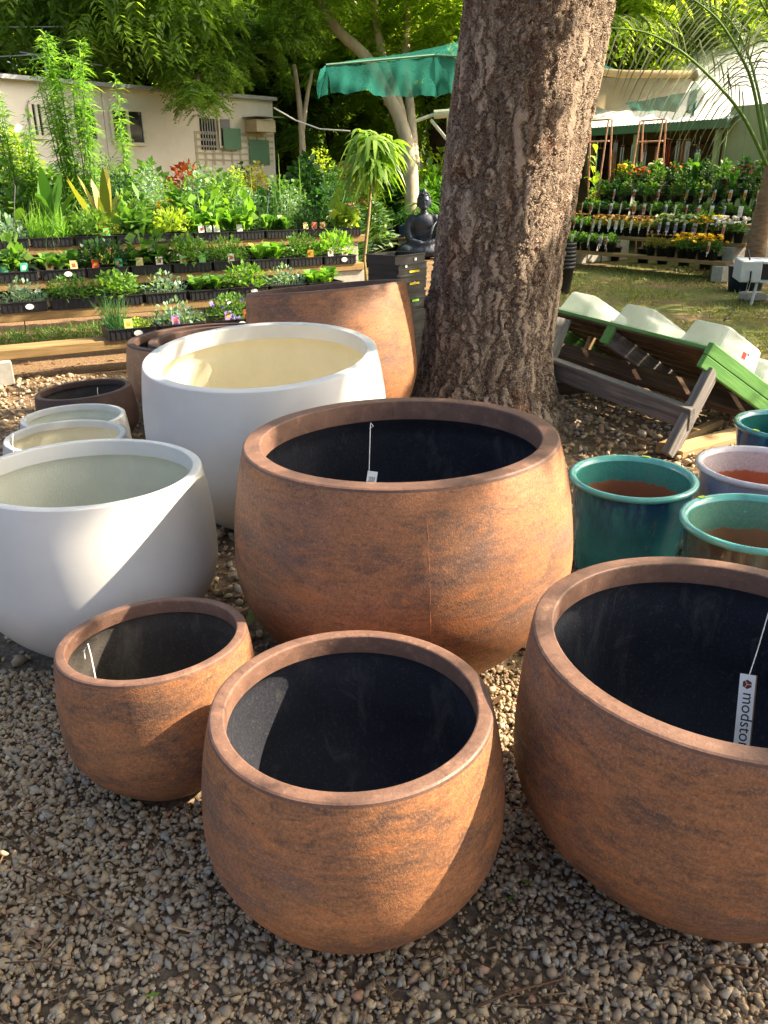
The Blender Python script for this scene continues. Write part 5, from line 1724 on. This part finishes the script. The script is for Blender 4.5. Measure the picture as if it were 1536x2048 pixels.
rows = [
    # px, top y, depth, kind, leaf, width px, bloom
    (250, 335, 11.0, 'small', 'leaf_deep', 70, None, 'dark small-leaved shrub in the nursery bed left of the red croton'), (300, 325, 11.6, 'fine', 'leaf_blue', 70, None, 'grey-green fine-leaved shrub in front of the cabin'), (372, 318, 12.6, 'croton', 'leaf_red', 70, None, 'red and orange croton in front of the cabin'),
    (335, 350, 10.6, 'fine', 'leaf_fresh', 80, 'yellow', 'fresh green shrub dotted with yellow blooms'), (390, 342, 10.8, 'fine', 'leaf_mid', 90, None, 'feathery mid-green shrub behind the golden oregano tray'), (440, 330, 11.4, 'small', 'leaf_mid', 80, None, 'round mid-green shrub below the barred window'),
    (470, 328, 12.6, 'small', 'leaf_yellow', 50, None, 'yellow-green broad-leaved shrub by the cabin corner'), (510, 318, 13.2, 'small', 'leaf_gold', 70, None, 'golden-leaved croton by the cabin corner'), (280, 380, 10.2, 'small', 'leaf_mid', 90, None, 'low mid-green shrub behind the highest plank'),
    (430, 385, 10.4, 'fine', 'leaf_deep', 90, None, 'low dark green shrub behind the highest plank'), (490, 370, 10.8, 'small', 'leaf_blue', 70, None, 'low grey-green shrub behind the highest plank'),
    (660, 335, 14.0, 'small', 'leaf_mid', 90, None, 'leafy mid-green shrub behind the rose bushes'), (610, 310, 14.5, 'broad', 'leaf_deep', 80, None, 'dark broad-leaved shrub behind the strap-leaf pots'), (690, 380, 12.2, 'small', 'leaf_deep', 90, 'palepink', 'dark rose bush with pale pink blooms'),
    (655, 395, 11.6, 'small', 'leaf_deep', 70, 'white', 'dark rose bush with white blooms'), (700, 318, 15.0, 'croton', 'leaf_red', 60, None, 'dark red-leaved shrub behind the mango sapling'), (760, 335, 18.4, 'broad', 'leaf_deep', 90, None, 'dark broad-leaved shrub left of the palms'),
    (795, 310, 19.5, 'small', 'leaf_deep', 90, None, 'dense dark shrub behind the seated statue palms'), (730, 350, 14.6, 'small', 'leaf_mid', 80, None, 'mid-green shrub beside the mango sapling stem'), (755, 405, 16.2, 'broad', 'leaf_blue', 55, None, 'blue-green broad-leaved plant near the blue pot'),
    (700, 425, 13.0, 'broad', 'leaf_deep', 60, None, 'low dark leafy plant at the foot of the mango sapling'), (5, 300, 11.2, 'small', 'leaf_deep', 90, None, 'dark shrub behind the ginger plant'), (40, 250, 12.4, 'small', 'leaf_lime', 90, None, 'lime shrub in front of the cabin window'),
    (70, 330, 10.8, 'small', 'leaf_mid', 80, None, 'mid-green shrub behind the ginger leaves'), (200, 385, 9.9, 'fine', 'leaf_mid', 80, None, 'low feathery shrub beside the canna clump'), (130, 400, 9.8, 'small', 'leaf_mid', 70, None, 'low shrub between the ginger and the canna'),
    (560, 345, 12.4, 'small', 'leaf_mid', 80, None, 'mid-green shrub behind the strap-leaf pots'), (150, 320, 12.6, 'small', 'leaf_deep', 80, None, 'dark shrub behind the willowy bush'), (210, 300, 13.4, 'fine', 'leaf_mid', 80, None, 'fine-leaved shrub below the cabin window'),
    (860, 330, 18.4, 'small', 'leaf_palm', 100, None, 'bright shrub behind the statue'), (640, 290, 16.5, 'fine', 'leaf_lime', 90, None, 'sunlit lime shrub below the shade canopy'), (720, 275, 17.5, 'small', 'leaf_lime', 90, None, 'sunlit yellow-green shrub behind the mango sapling'),
    (880, 290, 19.5, 'small', 'leaf_lime', 100, None, 'sunlit lime shrub beside the lean-to frame'),
    (1200, 355, 15.9, 'small', 'leaf_mid', 60, 'yellow', 'yellow-flowering shrub between the tree and the shop'),
]
for px, py, d, kd, lf, wpx, bl, lab in rows:
    shrub(px, py, d, kd, lf, wpx, lab, bl)
k = 0
for d0, y0, y1 in ((10.3, 365, 400), (11.2, 345, 380), (12.4, 325, 365), (13.6, 315, 345)):
    for px in range(-20, 720, 62):
        if d0 > 12 and px < 560 and px > 90 and k % 3 == 0: k += 1; continue
        k += 1
        lf = ('leaf_mid', 'leaf_deep', 'leaf_mid', 'leaf_deep', 'leaf_blue', 'leaf_deep', 'leaf_fresh')[k % 7]
        kd = ('small', 'fine', 'broad', 'small', 'fine')[k % 5]
        shrub(px + random.uniform(-18, 18), random.uniform(y0, y1), d0 + random.uniform(-.3, .3), kd, lf, random.uniform(62, 95), LOOK[lf] + {'small': ' small-leaved', 'fine': ' fine-leaved', 'broad': ' broad-leaved'}[kd] + ' potted shrub massed in the nursery beds', None, 'massed shrubs in the nursery beds')
for px, py, d, lab, pot in ((500, 285, 9.9, 'tall strap-leaved grass pot leaning over the highest plank', None), (560, 262, 10.0, 'tall strap-leaved grass pot beside the purple pot', None), (606, 272, 10.1, 'strap-leaved grass clump in a purple pot', 'purple'), (640, 295, 10.5, 'strap-leaved grass pot behind the rose bushes', None)):
    shrub(px, py, d, 'strap', 'leaf_strap', 120, lab, None, 'strap-leaved grass pots', pot)

# tall willowy bush: many narrow leaves along upright stems
def willowy(px, py_top, d, wpx, nst, label, base_y=440):
    g = W(px, py_top * .6 + 120, d)
    t = thing('willowy_bush', label, 'shrub', (g.x, g.y, 0))
    parts = []
    st = MB()
    for i in range(nst):
        fx = random.uniform(-.5, .5) * wpx / FPX * d
        top = W(px, py_top + random.uniform(0, 1) ** 1.5 * 130 + abs(fx) * 40, d).z
        tip = Vector((fx, random.uniform(-.25, .25), top))
        base = Vector((fx * .35, random.uniform(-.06, .06), .2))
        st.tube([base, base.lerp(tip, .5) + Vector((0, 0, .05)), tip], [.010, .007, .003], 5)
        m = int(95 * top / 2)
        tt = .3 + .7 * rng.random(m)
        P = np.array(base)[None] * (1 - tt[:, None]) + np.array(tip)[None] * tt[:, None]
        a = rng.random(m) * 6.28
        D = np.stack([np.cos(a), np.sin(a), rng.uniform(.1, 1.1, m)], -1)
        parts.append(strips(P, D, rng.uniform(.13, .26, m), .011, droop=.55))
    V, F, r = merge(parts)
    inst('leaves', np_mesh('leaves', V, F, M['leaf_bright'], r), t)
    st.build('stems', M['stem_green'], t, True)
    inst('pot', BIGPOT, t)
    return t


willowy(138, 72, 10.2, 110, 22, 'tall willowy bush with narrow bright leaves in front of the cabin')
willowy(232, 148, 11.8, 24, 5, 'slim willowy sapling in front of the sliding window')
willowy(30, 185, 10.6, 90, 16, 'willowy yellow-green bush at the cabin window')
bigleaf('ginger_plant', 'ginger plant with big paddle leaves behind the highest plank', 98, 9.6, W(98, 290, 9.6).z, 18, .95, .085, 'leaf_fresh', .7, 'plant', None, True, None, .5, .2)
bigleaf('canna_clump', 'canna clump with yellow-edged upright leaves', 205, 9.7, W(205, 330, 9.7).z, 26, .95, .06, 'leaf_gold', .7, 'plant', None, True, None, .25, .2, False)
bigleaf('ginger_plant', 'smaller big-leaved plant beside the hooked wire stake', 25, 9.4, W(25, 372, 9.4).z, 11, .5, .06, 'leaf_mid', 1.0, 'plant', None, True, None, .6, .3)

# mango sapling
g = W(738, 500, 9.7)
t = thing('mango_sapling', 'slender mango sapling with long drooping leaves and a bare stem', 'tree', (g.x, g.y, 0))
st = [W(728, 520, 9.7), W(738, 430, 9.7), W(744, 350, 9.7), W(752, 270, 9.7)]
st = [Vector((0, 0, 0))] + [q - Vector((g.x, g.y, 0)) for q in st]
MB().tube(st, [.026, .022, .018, .015, .008], 10).build('trunk', M['stem'], t, True)
parts = []
for k in range(30):
    q = st[3].lerp(st[4], random.uniform(.05, 1.1)) + Vector((random.gauss(0, .09), random.gauss(0, .09), 0))
    a = rng.random(9) * 6.28
    D = np.stack([np.cos(a), np.sin(a), rng.uniform(-.2, .7, 9)], -1)
    parts.append(strips(np.tile(np.array(q), (9, 1)), D, rng.uniform(.26, .44, 9), .027, ((0, .15), (.15, .6), (.35, .95), (.6, 1), (.8, .6), (1, .03)), rng.uniform(.6, 1.2, 9)))
V, F, r = merge(parts)
inst('crown', np_mesh('crown', V, F, M['leaf_mango'], r), t)


# palms
def frond(L, n, leaflet, Wd, arch=.5, lean=.6, az=0.0, hang=.5, z0=0.0):
    tt = np.linspace(0, 1, 12)
    cv = np.stack([lean * L * tt * (1 + .35 * tt), 0 * tt, L * (tt * (1 - arch * .2) - arch * tt ** 2 * .8)], -1)
    s = np.linspace(.18, 1, n)
    P = np.stack([np.interp(s, tt, cv[:, i]) for i in range(3)], -1)
    T = unit(np.stack([np.gradient(P[:, i]) for i in range(3)], -1))
    out = []
    for sg in (-1, 1):
        D = T * .7 + np.array([0, sg * 1.0, 0]) + np.array([0, 0, .25])
        out.append(strips(P, D + rng.normal(0, .08, D.shape), leaflet * np.sin(np.pi * (s * .8 + .15)) + .03, Wd, ((0, .4), (.3, 1), (.7, .7), (1, .05)), hang * rng.uniform(.6, 1.3, n), np.tile([0, 0, 1.], (n, 1))))
    out.append(strips(cv[:-1], np.diff(cv, axis=0), np.linalg.norm(np.diff(cv, axis=0), axis=1), .008, ((0, 1), (1, 1))))
    V, F, r = merge(out)
    c, s_ = math.cos(az), math.sin(az)
    return V @ np.array([[c, s_, 0], [-s_, c, 0], [0, 0, 1]]) + np.array([0, 0, z0]), F, r


FR = [np_mesh('frond', *frond(1.5, 26, .34, .012, .6, .45, 0, .4)[:2], M['leaf_palm'], np.repeat(rng.random(1), 1) if False else None) for _ in range(0)]
FRM = []
for a_, l_ in ((.55, .3), (.75, .5), (.9, .75)):
    V, F, r = frond(1.5, 28, .36, .013, a_, l_, 0, .4)
    FRM.append(np_mesh('frond', V, F, M['leaf_palm'], r))
for k, (px, d, sz, lab) in enumerate(((828, 18.6, 1.2, 'clumping palm left of the seated statue'), (880, 18.9, 1.6, 'tall clumping palm right behind the seated statue'), (800, 18.6, 1.0, 'low clumping palm beside the blue pot'), (912, 18.2, 1.4, 'clumping palm half hidden by the tree trunk'), (858, 19.4, 1.8, 'largest clumping palm below the lean-to frame'))):
    q = W(px, 480, d)
    t = thing('clumping_palm', lab, 'palm', (q.x, q.y, 0), random.random() * 6, 'clumping palms round the statue')
    inst('pot', BIGPOT, t)
    for j in range(15):
        inst('frond', FRM[j % 3], t, (random.uniform(-.1, .1), random.uniform(-.1, .1), .2 + random.uniform(0, .25)), (0, 0, j * 2.4), sz * random.uniform(.65, 1.05))

M['palm_bark'] = plain('brown_palm_bark', (132, 108, 86), .9, .1, .35, 9, .6, (1, 1, 3))
# tall palm whose fronds arch into view at the top right
q = W(1522, 440, 12.4)
t = thing('tall_palm', 'tall palm beside the pale green wall with long arching fronds', 'palm', (q.x, q.y, 0))
MB().tube([(0, 0, 0), (.0, 0, .5), (.02, 0, 1.2), (.05, 0, 2.2), (.1, 0, 3.0)], [.17, .15, .12, .09, .07], 16).build('trunk', M['palm_bark'], t, True)


def pathfrond(pts, n, leaflet, Wd, hang):
    pts = np.array([tuple(p) for p in pts])
    u = np.linspace(0, 1, len(pts))
    s = np.linspace(.22, .995, n)
    P = np.stack([np.interp(s, u, pts[:, i]) for i in range(3)], -1)
    T = unit(np.stack([np.gradient(P[:, i]) for i in range(3)], -1))
    S = unit(np.cross(T, np.array([0.2, -1, 0.3])))
    out = []
    for sg in (-1, 1):
        D = T * .75 + S * sg
        out.append(strips(P, D + rng.normal(0, .06, D.shape), leaflet * (np.sin(np.pi * np.clip(s * .9 + .08, 0, 1)) * .8 + .25), Wd, ((0, .4), (.3, 1), (.7, .7), (1, .05)), hang, np.tile([.1, -1., .3], (n, 1)) + rng.normal(0, .3, (n, 3))))
    return merge(out)


def smooth_path(pts, n=18):
    pts = [Vector(p) for p in pts]
    out = []
    for i in range(len(pts) - 1):
        p0, p1, p2, p3 = pts[max(i - 1, 0)], pts[i], pts[i + 1], pts[min(i + 2, len(pts) - 1)]
        for k in range(6):
            t_ = k / 6
            out.append(.5 * ((2 * p1) + (p2 - p0) * t_ + (2 * p0 - 5 * p1 + 4 * p2 - p3) * t_ ** 2 + (3 * p1 - p0 - 3 * p2 + p3) * t_ ** 3))
    return out + [pts[-1]]


qv = Vector((q.x, q.y, 0))
fr_defs = [([(1533, 330, 11.9), (1490, 240, 11.3), (1440, 175, 10.8), (1365, 105, 10.3), (1290, 65, 10.0), (1205, 55, 9.8)], .8), ([(1530, 300, 12), (1505, 170, 11.6), (1480, 110, 11.3), (1440, 45, 11.0), (1395, 5, 10.8), (1340, -30, 10.6)], .8),
           ([(1545, 300, 12.2), (1550, 160, 12), (1545, 60, 11.6), (1520, 0, 11.2), (1490, -60, 11)], .8), ([(1550, 320, 12.6), (1580, 180, 12.8), (1640, 80, 13), (1720, 60, 13)], .8), ([(1540, 300, 12.6), (1500, 120, 13.2), (1450, 30, 13.8), (1380, 0, 14.2)], .8)]
for pts, ll in fr_defs:
    pw = smooth_path([W(*p) - qv for p in pts])
    V, F, r = pathfrond(pw, 27, ll * 1.05, .011, .55)
    f_ = inst('frond', np_mesh('frond', V, F, M['leaf_frond'], r), t)
    MB().tube(pw, [.028 - .022 * i / len(pw) for i in range(len(pw))], 8).build('rachis', M['stem_green'], f_, True)

# ------------------------------------------------------------------ seated statue
def statue():
    q = G(847, 497)
    q = W(847, 487, 16.6); q.z = 0
    t = thing('seated_statue', 'blue-black seated meditating statue on the mulch among palms', 'statue', (q.x, q.y, 0), R_(0), None, 1.1)
    H = 1.26
    bm = bmesh.new()

    def ell(c, r, seg=20):
        m_ = Matrix.Translation(Vector(c)) @ Matrix.Diagonal((*r, 1))
        bmesh.ops.create_uvsphere(bm, u_segments=seg, v_segments=12, radius=1, matrix=m_)
    ell((0, .02, .18), (.36, .28, .17))                 # lap
    ell((-.30, -.06, .14), (.21, .20, .14)); ell((.30, -.06, .14), (.21, .20, .14))       # knees
    ell((0, -.16, .12), (.34, .14, .11))                # crossed shins
    ell((0, .06, .42), (.215, .155, .27)); ell((0, .05, .62), (.245, .15, .19))      # belly and chest
    ell((-.215, .05, .70), (.09, .10, .09)); ell((.215, .05, .70), (.09, .10, .09))    # shoulders
    for s in (-1, 1):
        for i in range(7):
            k = i / 6
            ell((s * (.25 + .05 * math.sin(k * 3)), .05 - .10 * k, .68 - .34 * k), (.075, .08, .08), 12)
        for i in range(6):
            k = i / 5
            ell((s * (.27 - .20 * k), -.08 - .10 * k, .33 - .05 * k), (.06, .06, .055), 12)
    ell((0, -.18, .27), (.10, .06, .045))                # hands in the lap
    ell((0, .045, .82), (.07, .075, .09))                # neck
    me = bpy.data.meshes.new('body'); bm.to_mesh(me); bm.free()
    me.materials.append(M['statue'])
    o = inst('body', me, t)
    rm = o.modifiers.new('fuse', 'REMESH'); rm.mode = 'VOXEL'; rm.voxel_size = .018; rm.use_smooth_shade = True
    sm_ = o.modifiers.new('soft', 'SMOOTH'); sm_.iterations = 6
    bm = bmesh.new()
    ell((0, .03, 1.0), (.115, .125, .155), 24); ell((0, -.075, .985), (.022, .035, .035), 12); ell((0, -.02, .90), (.07, .08, .05), 14); ell((0, -.08, .935), (.035, .02, .012), 12)
    for s in (-1, 1): ell((s * .12, .04, .97), (.018, .035, .075), 12); ell((s * .045, -.075, 1.03), (.035, .018, .012), 12)
    me = bpy.data.meshes.new('head'); bm.to_mesh(me); bm.free(); me.materials.append(M['statue'])
    o = inst('head', me, t)
    rm = o.modifiers.new('fuse', 'REMESH'); rm.mode = 'VOXEL'; rm.voxel_size = .011; rm.use_smooth_shade = True
    sm_ = o.modifiers.new('soft', 'SMOOTH'); sm_.iterations = 3
    hr = MB()
    for i in range(110):
        d = Vector(rdir(1, .05, 1)[0])
        if d.y < -.55 and d.z < .55: continue
        c = Vector((0, .04, 1.02)) + Vector((d.x * .118, d.y * .128, d.z * .15))
        hr.lathe([(0, -.012), (.017, 0), (.012, .012), (0, .016)], 6, c)
    hr.lathe([(.055, 0), (.05, .04), (.025, .075), (0, .08)], 14, (0, .05, 1.15))
    hr.build('hair_curls', M['statue'], o, True)
    rb = MB()
    for i in range(6):       # robe folds across chest and arm
        k = i / 5
        rb.tube([(.24 - .02 * i, -.06, .66 - .02 * i), (.12, -.135 - .012 * k, .52 - .06 * i), (-.05, -.14, .40 - .04 * i), (-.22, -.06, .36 - .035 * i)], .010, 6)
    rb.build('robe_folds', M['statue'], t, True)


statue()
# low shelf with pots left of the statue
q = W(770, 478, 17.0); q.z = 0
o = MB().box((0, 0, 0), (1.15, .22, .05), bev=.005).build('timber_plank', M['sleeper'], None, loc=(q.x, q.y, .36)); tag(o, 'short timber plank holding small pots near the seated statue', 'plank')
for sx in (-.42, .42):
    o = inst('concrete_block', CBLOCK, None, (q.x + sx, q.y, 0), (0, 0, 0), (.7, 1, 1.75)); tag(o, 'pale concrete block under the short plank near the statue', 'concrete block', 'blocks under the short plank')
for sx, mt, lab in ((-.4, 'black_pot', 'black pot on the short plank near the statue'), (-.15, 'terracotta', 'terracotta pot on the short plank near the statue'), (.12, 'navy', 'navy pot on the short plank near the statue'), (.4, 'blue', 'bright blue pot on the short plank near the statue')):
    t = thing('small_pot_plant', lab, 'potted plant', (q.x + sx, q.y, .386))
    inst('pot', POTS, t, (0, 0, 0), (0, 0, 0), 1.6, M[mt])
    inst('foliage', random.choice(FOL['tall']), t, (0, 0, .2), (0, 0, 0), 1.2, M['leaf_deep'])

# ================================================================== trees behind
def spray_mesh(nclump, rad3, per, L, Wd, shell=.22, sprd=.22):
    """crown of feathery sprays: short twigs carrying leaflets, in clumps with gaps between"""
    C = rdir(nclump, -.75, 1) * (rng.random((nclump, 1)) ** shell) * np.array(rad3)
    ax = unit(C / np.array(rad3) + rng.normal(0, .5, C.shape) + np.array([0, 0, -.25]))
    nl = 9
    parts = []
    P0 = np.repeat(C, per, 0) + rng.normal(0, sprd, (nclump * per, 3)) * np.array([1, 1, .6])
    A = unit(np.repeat(ax, per, 0) + rng.normal(0, .45, P0.shape))
    tone = np.repeat(rng.random(nclump), per) * .6 + rng.random(nclump * per) * .4
    Ls = L * rng.uniform(.7, 1.2, len(P0))
    S = unit(np.cross(A, np.array([0, 0, 1.]) + rng.normal(0, .3, A.shape)))
    for j in range(nl):
        t_ = (j // 2 + .6) / (nl / 2)
        P = P0 + A * (Ls * t_)[:, None] + np.array([0, 0, -1.]) * (Ls * t_ ** 2 * .35)[:, None]
        D = A * .6 + S * (1 if j % 2 else -1) + np.array([0, 0, -.15])
        parts.append(diamonds(P, D, Ls * .55, Wd, rnd=tone))
    return merge(parts)


def hanging(nb, reach, drop):
    """drooping branch ends clothed in feathery leaves"""
    parts = []
    for b_ in range(nb):
        a = rng.random() * 6.28
        tt = np.linspace(0, 1, 11)
        rr_ = reach * rng.uniform(.5, 1)
        P0 = np.stack([np.cos(a) * rr_ * tt, np.sin(a) * rr_ * tt, -drop * rng.uniform(.5, 1.1) * tt ** 1.6 + .15 * tt], -1)
        for sg in (-1, 1):
            A = np.tile([np.cos(a), np.sin(a), -.5], (11, 1)) * .6 + sg * np.array([-np.sin(a), np.cos(a), -.1]) + rng.normal(0, .25, (11, 3))
            A = unit(A)
            L_ = rng.uniform(.22, .38, 11)
            S_ = unit(np.cross(A, np.array([0, 0, 1.])))
            tone = np.clip(rng.random(11) * .5 + rng.random() * .5, 0, 1)
            for j in range(14):
                t_ = (j // 2 + .7) / 7.5
                P = P0 + A * (L_ * t_)[:, None] + np.array([0, 0, -1.]) * (L_ * t_ ** 2 * .4)[:, None]
                parts.append(diamonds(P, A * .45 + S_ * (1 if j % 2 else -1) + np.array([0, 0, -.2]), .13 * (1.1 - t_ * .5), .018, rnd=tone))
    return merge(parts)


CR = {}
for k in range(2):
    V, F, r = spray_mesh(78, (2.7, 2.7, 2.0), 15, .48, .045, .45, .34)
    CR['feather%d' % k] = np_mesh('crown', V, F, M['leaf_tree'], r)
V, F, r = hanging(22, .75, .8)
CR['hang'] = np_mesh('crown', V, F, M['leaf_tree'], r)
V, F, r = crown_clumps(125, (0, 0, 0), (2.7, 2.7, 2.2), .27, 44, .21, .058)
CR['broad'] = np_mesh('crown', V, F, M['leaf_dark'], r)


def tree_bg(name, label, px, d, py, crown, leaf, sc_=1.0, trunk='bark_dark', tr=.16, paths=None, cz=None, group='trees behind the nursery', extra=()):
    q = W(px, 470, d)
    zc = W(px, py, d).z if cz is None else cz
    t = thing(name, label, 'tree', (q.x, q.y, 0), 0, group)
    m_ = MB()
    if paths:
        for pts, r0, r1 in paths:
            pw = smooth_path([W(*p) - Vector((q.x, q.y, 0)) for p in pts])
            m_.tube(pw, [r0 + (r1 - r0) * i / len(pw) for i in range(len(pw))], 12)
    else:
        m_.tube([(0, 0, 0), (.05, 0, zc * .4), (-.06, .05, zc * .75), (0, 0, zc)], [tr * 1.3, tr, tr * .8, tr * .5], 12)
        for j in range(4):
            a = j * 1.6 + random.random()
            m_.tube([(-.04, .04, zc * .6), (math.cos(a) * .7 * sc_, math.sin(a) * .7 * sc_, zc * .85), (math.cos(a) * 1.6 * sc_, math.sin(a) * 1.6 * sc_, zc + .5)], [tr * .5, tr * .35, tr * .15], 8)
    m_.build('trunk', M[trunk], t, True)
    for i, (cx_, cy_, cz_, s) in enumerate([(0, 0, zc, sc_)] + list(extra)):
        me = CR['hang'] if (crown == 'hang' and i) else CR['broad'] if crown == 'broad' else CR['feather%d' % (i % 2)]
        inst('crown', me, t, (cx_, cy_, cz_), (0, 0, random.random() * 6), s, M[leaf])
    return t


tree_bg('tall_tree', 'dark broad-crowned tree behind the left end of the cabin', 60, 22, 80, 'broad', 'leaf_dark', 1.1, extra=((-2.5, .5, 4.0, .9),))
tree_bg('tall_tree', 'dark-trunked tree rising behind the cabin roof middle', 300, 22.5, 80, 'broad', 'leaf_dark', 1.1, tr=.22)
tree_bg('tall_tree', 'dark leafy tree behind the cabin corner', 480, 24, 80, 'broad', 'leaf_dark', 1.1, tr=.2, extra=((-1.5, 0, 3.6, .7),))
tree_bg('feathery_tree', 'feathery tree drooping over the cabin roof', 190, 18.5, 20, 'feather', 'leaf_tree', 1.0, extra=((2.0, -1.6, 4.9, .75),))
tree_bg('feathery_tree', 'feathery tree whose long low sprays hang before the cabin window', 330, 21.6, 90, 'hang', 'leaf_tree', .8, cz=6.4,
        paths=[([(320, 470, 21.6), (318, 300, 21.6), (322, 160, 21.6), (330, 90, 21), (360, 40, 19), (390, 70, 17), (395, 150, 15.2), (392, 200, 15.0)], .24, .02), ([(325, 120, 21.4), (300, 40, 20), (270, -40, 19)], .14, .05)],
        extra=[tuple(W(px_, py_, d_) - Vector((W(330, 470, 21.6).x, W(330, 470, 21.6).y, 0))) + (s_,) for px_, py_, d_, s_ in ((390, 165, 15.0, .75), (380, 100, 15.4, 1.0), (430, 60, 16, 1.1), (345, 45, 16.5, 1.2), (440, 120, 15.4, .7), (350, 110, 15.8, .7), (300, 20, 17, 1.2), (250, -10, 17, 1.2), (480, 40, 17, 1.1), (160, 0, 17, 1.2), (550, 20, 19, 1.1), (520, 90, 18, .9), (90, -10, 17.5, 1.1))])
tree_bg('feathery_tree', 'feathery tree behind the strap-leaf pots', 545, 24, 70, 'feather', 'leaf_tree', 1.0, extra=((.6, 1, 3.4, .8),))
for px, d, lab, cl in ((560, 20.5, 'leafy tree with hanging sprays just beyond the cabin corner', 'leaf_tree'), (665, 21.5, 'sunlit tree with hanging sprays below the canopy edge', 'leaf_lime')):
    q = W(px, 300, d)
    t = thing('feathery_tree', lab, 'tree', (q.x, q.y, 0), 0, 'trees behind the nursery')
    MB().tube([(0, 0, 0), (.05, 0, 1.4), (-.08, .04, 2.8), (.05, 0, 5.0)], [.15, .12, .10, .06], 12).build('trunk', M['bark_dark'], t, True)
    for j in range(13):
        a = j * 2.4
        inst('crown', CR['hang'], t, (math.cos(a) * (.3 + .09 * j), math.sin(a) * (.3 + .06 * j), 5.2 - .25 * j + random.uniform(-.2, .2)), (0, 0, a), random.uniform(.8, 1.15), M[cl])
tree_bg('pale_tree', 'pale-barked tree with several twisting stems behind the canopy', 800, 17.6, 40, 'feather', 'leaf_lime', .8, 'bark_pale', cz=6.9,
        paths=[([(825, 480, 17.6), (820, 320, 17.6), (800, 240, 17.6), (775, 190, 17.5), (735, 118, 17.4), (680, 65, 17.3), (650, 20, 17.2), (625, -60, 17)], .17, .085),
               ([(812, 300, 17.6), (800, 215, 17.6), (770, 130, 17.7), (752, 40, 17.8), (745, -60, 17.9)], .11, .075), ([(830, 330, 17.6), (822, 230, 17.7), (812, 120, 17.9), (815, 20, 18), (818, -60, 18)], .11, .07)], extra=((-1.9, .9, 5.3, .45), (1.3, 1.8, 4.6, .6)))
tree_bg('tall_tree', 'dark-trunked tree between the canopy and the big tree', 868, 21, 20, 'feather', 'leaf_lime', .95, 'bark_dark', paths=[([(895, 470, 21), (885, 300, 21), (870, 200, 21), (872, 100, 21), (868, 0, 21)], .36, .2)], extra=((1.2, 1.0, 4.0, .7),))
tree_bg('young_tree', 'slim forked tree standing beside the cabin corner', 605, 17.8, 90, 'feather', 'leaf_tree', .24, 'bark_pale', paths=[([(607, 480, 17.8), (605, 300, 17.8), (598, 200, 17.8), (588, 130, 17.8)], .09, .04), ([(605, 260, 17.8), (615, 190, 17.8), (625, 140, 17.8)], .06, .03)])
tree_bg('feathery_tree', 'sunlit lime feathery tree behind the shop roof', 1270, 24, 40, 'feather', 'leaf_lime', 1.1, extra=((-1.6, .5, 3.6, .8), (1.8, .6, 5.0, .9)))
tree_bg('feathery_tree', 'sunlit feathery tree showing past the right edge of the big trunk', 1180, 22, 30, 'feather', 'leaf_lime', .95)
tree_bg('tall_tree', 'dark tree rising behind the shop ridge', 1450, 30, 10, 'broad', 'leaf_tree', 1.5, extra=((3, 0, 5.5, 1.3),))
tree_bg('feathery_tree', 'lime feathery tree far behind the canopy', 760, 26, 60, 'feather', 'leaf_lime', 1.25, extra=((2.2, 1, 4.0, 1.0), (-2, 1, 4, 1.0)))
tree_bg('tall_tree', 'dark leafy tree at the far end of the cabin roof', -80, 21, 40, 'broad', 'leaf_dark', 1.3)
tree_bg('tall_tree', 'leafy tree standing beyond the right side of the shop', 1750, 24, 40, 'broad', 'leaf_tree', 1.5)
t = thing('added_shade_tree', 'unseen leafy tree added to shade the grass by the metal bench', 'tree', (10.8, 11.2, 0), 0, 'trees behind the nursery')  # out of view, added so its shadow falls on grass and flower shelves
MB().tube([(0, 0, 0), (.05, 0, 2), (-.1, .1, 4), (0, 0, 5.4)], [.26, .2, .16, .08], 14).build('trunk', M['bark_dark'], t, True)
for cx_, cy_, cz_, s_ in ((0, 0, 5.6, .85), (-.6, 2.4, 5.4, .7), (.6, -3.4, 5.6, .45)): inst('crown', CR['broad'], t, (cx_, cy_, cz_), (0, 0, random.random() * 6), s_, M['leaf_tree'])
# far greenery that closes the view
n = 15000
a = rng.uniform(-.62, .66, n)
dd = rng.uniform(29, 37, n)
P = np.stack([np.tan(a) * dd, dd, rng.random(n) ** 1.7 * (7.0 + 1.6 * np.sin(a * 19) + np.sin(a * 43))], -1)
V, F, r = diamonds(P, rdir(n), rng.uniform(.3, .55, n), rng.uniform(.10, .18, n))
o = inst('far_greenery', np_mesh('far_greenery', V, F, M['leaf_lime'], r))
tag(o, 'far mass of trees closing off the nursery yard', 'trees', None, 'stuff')
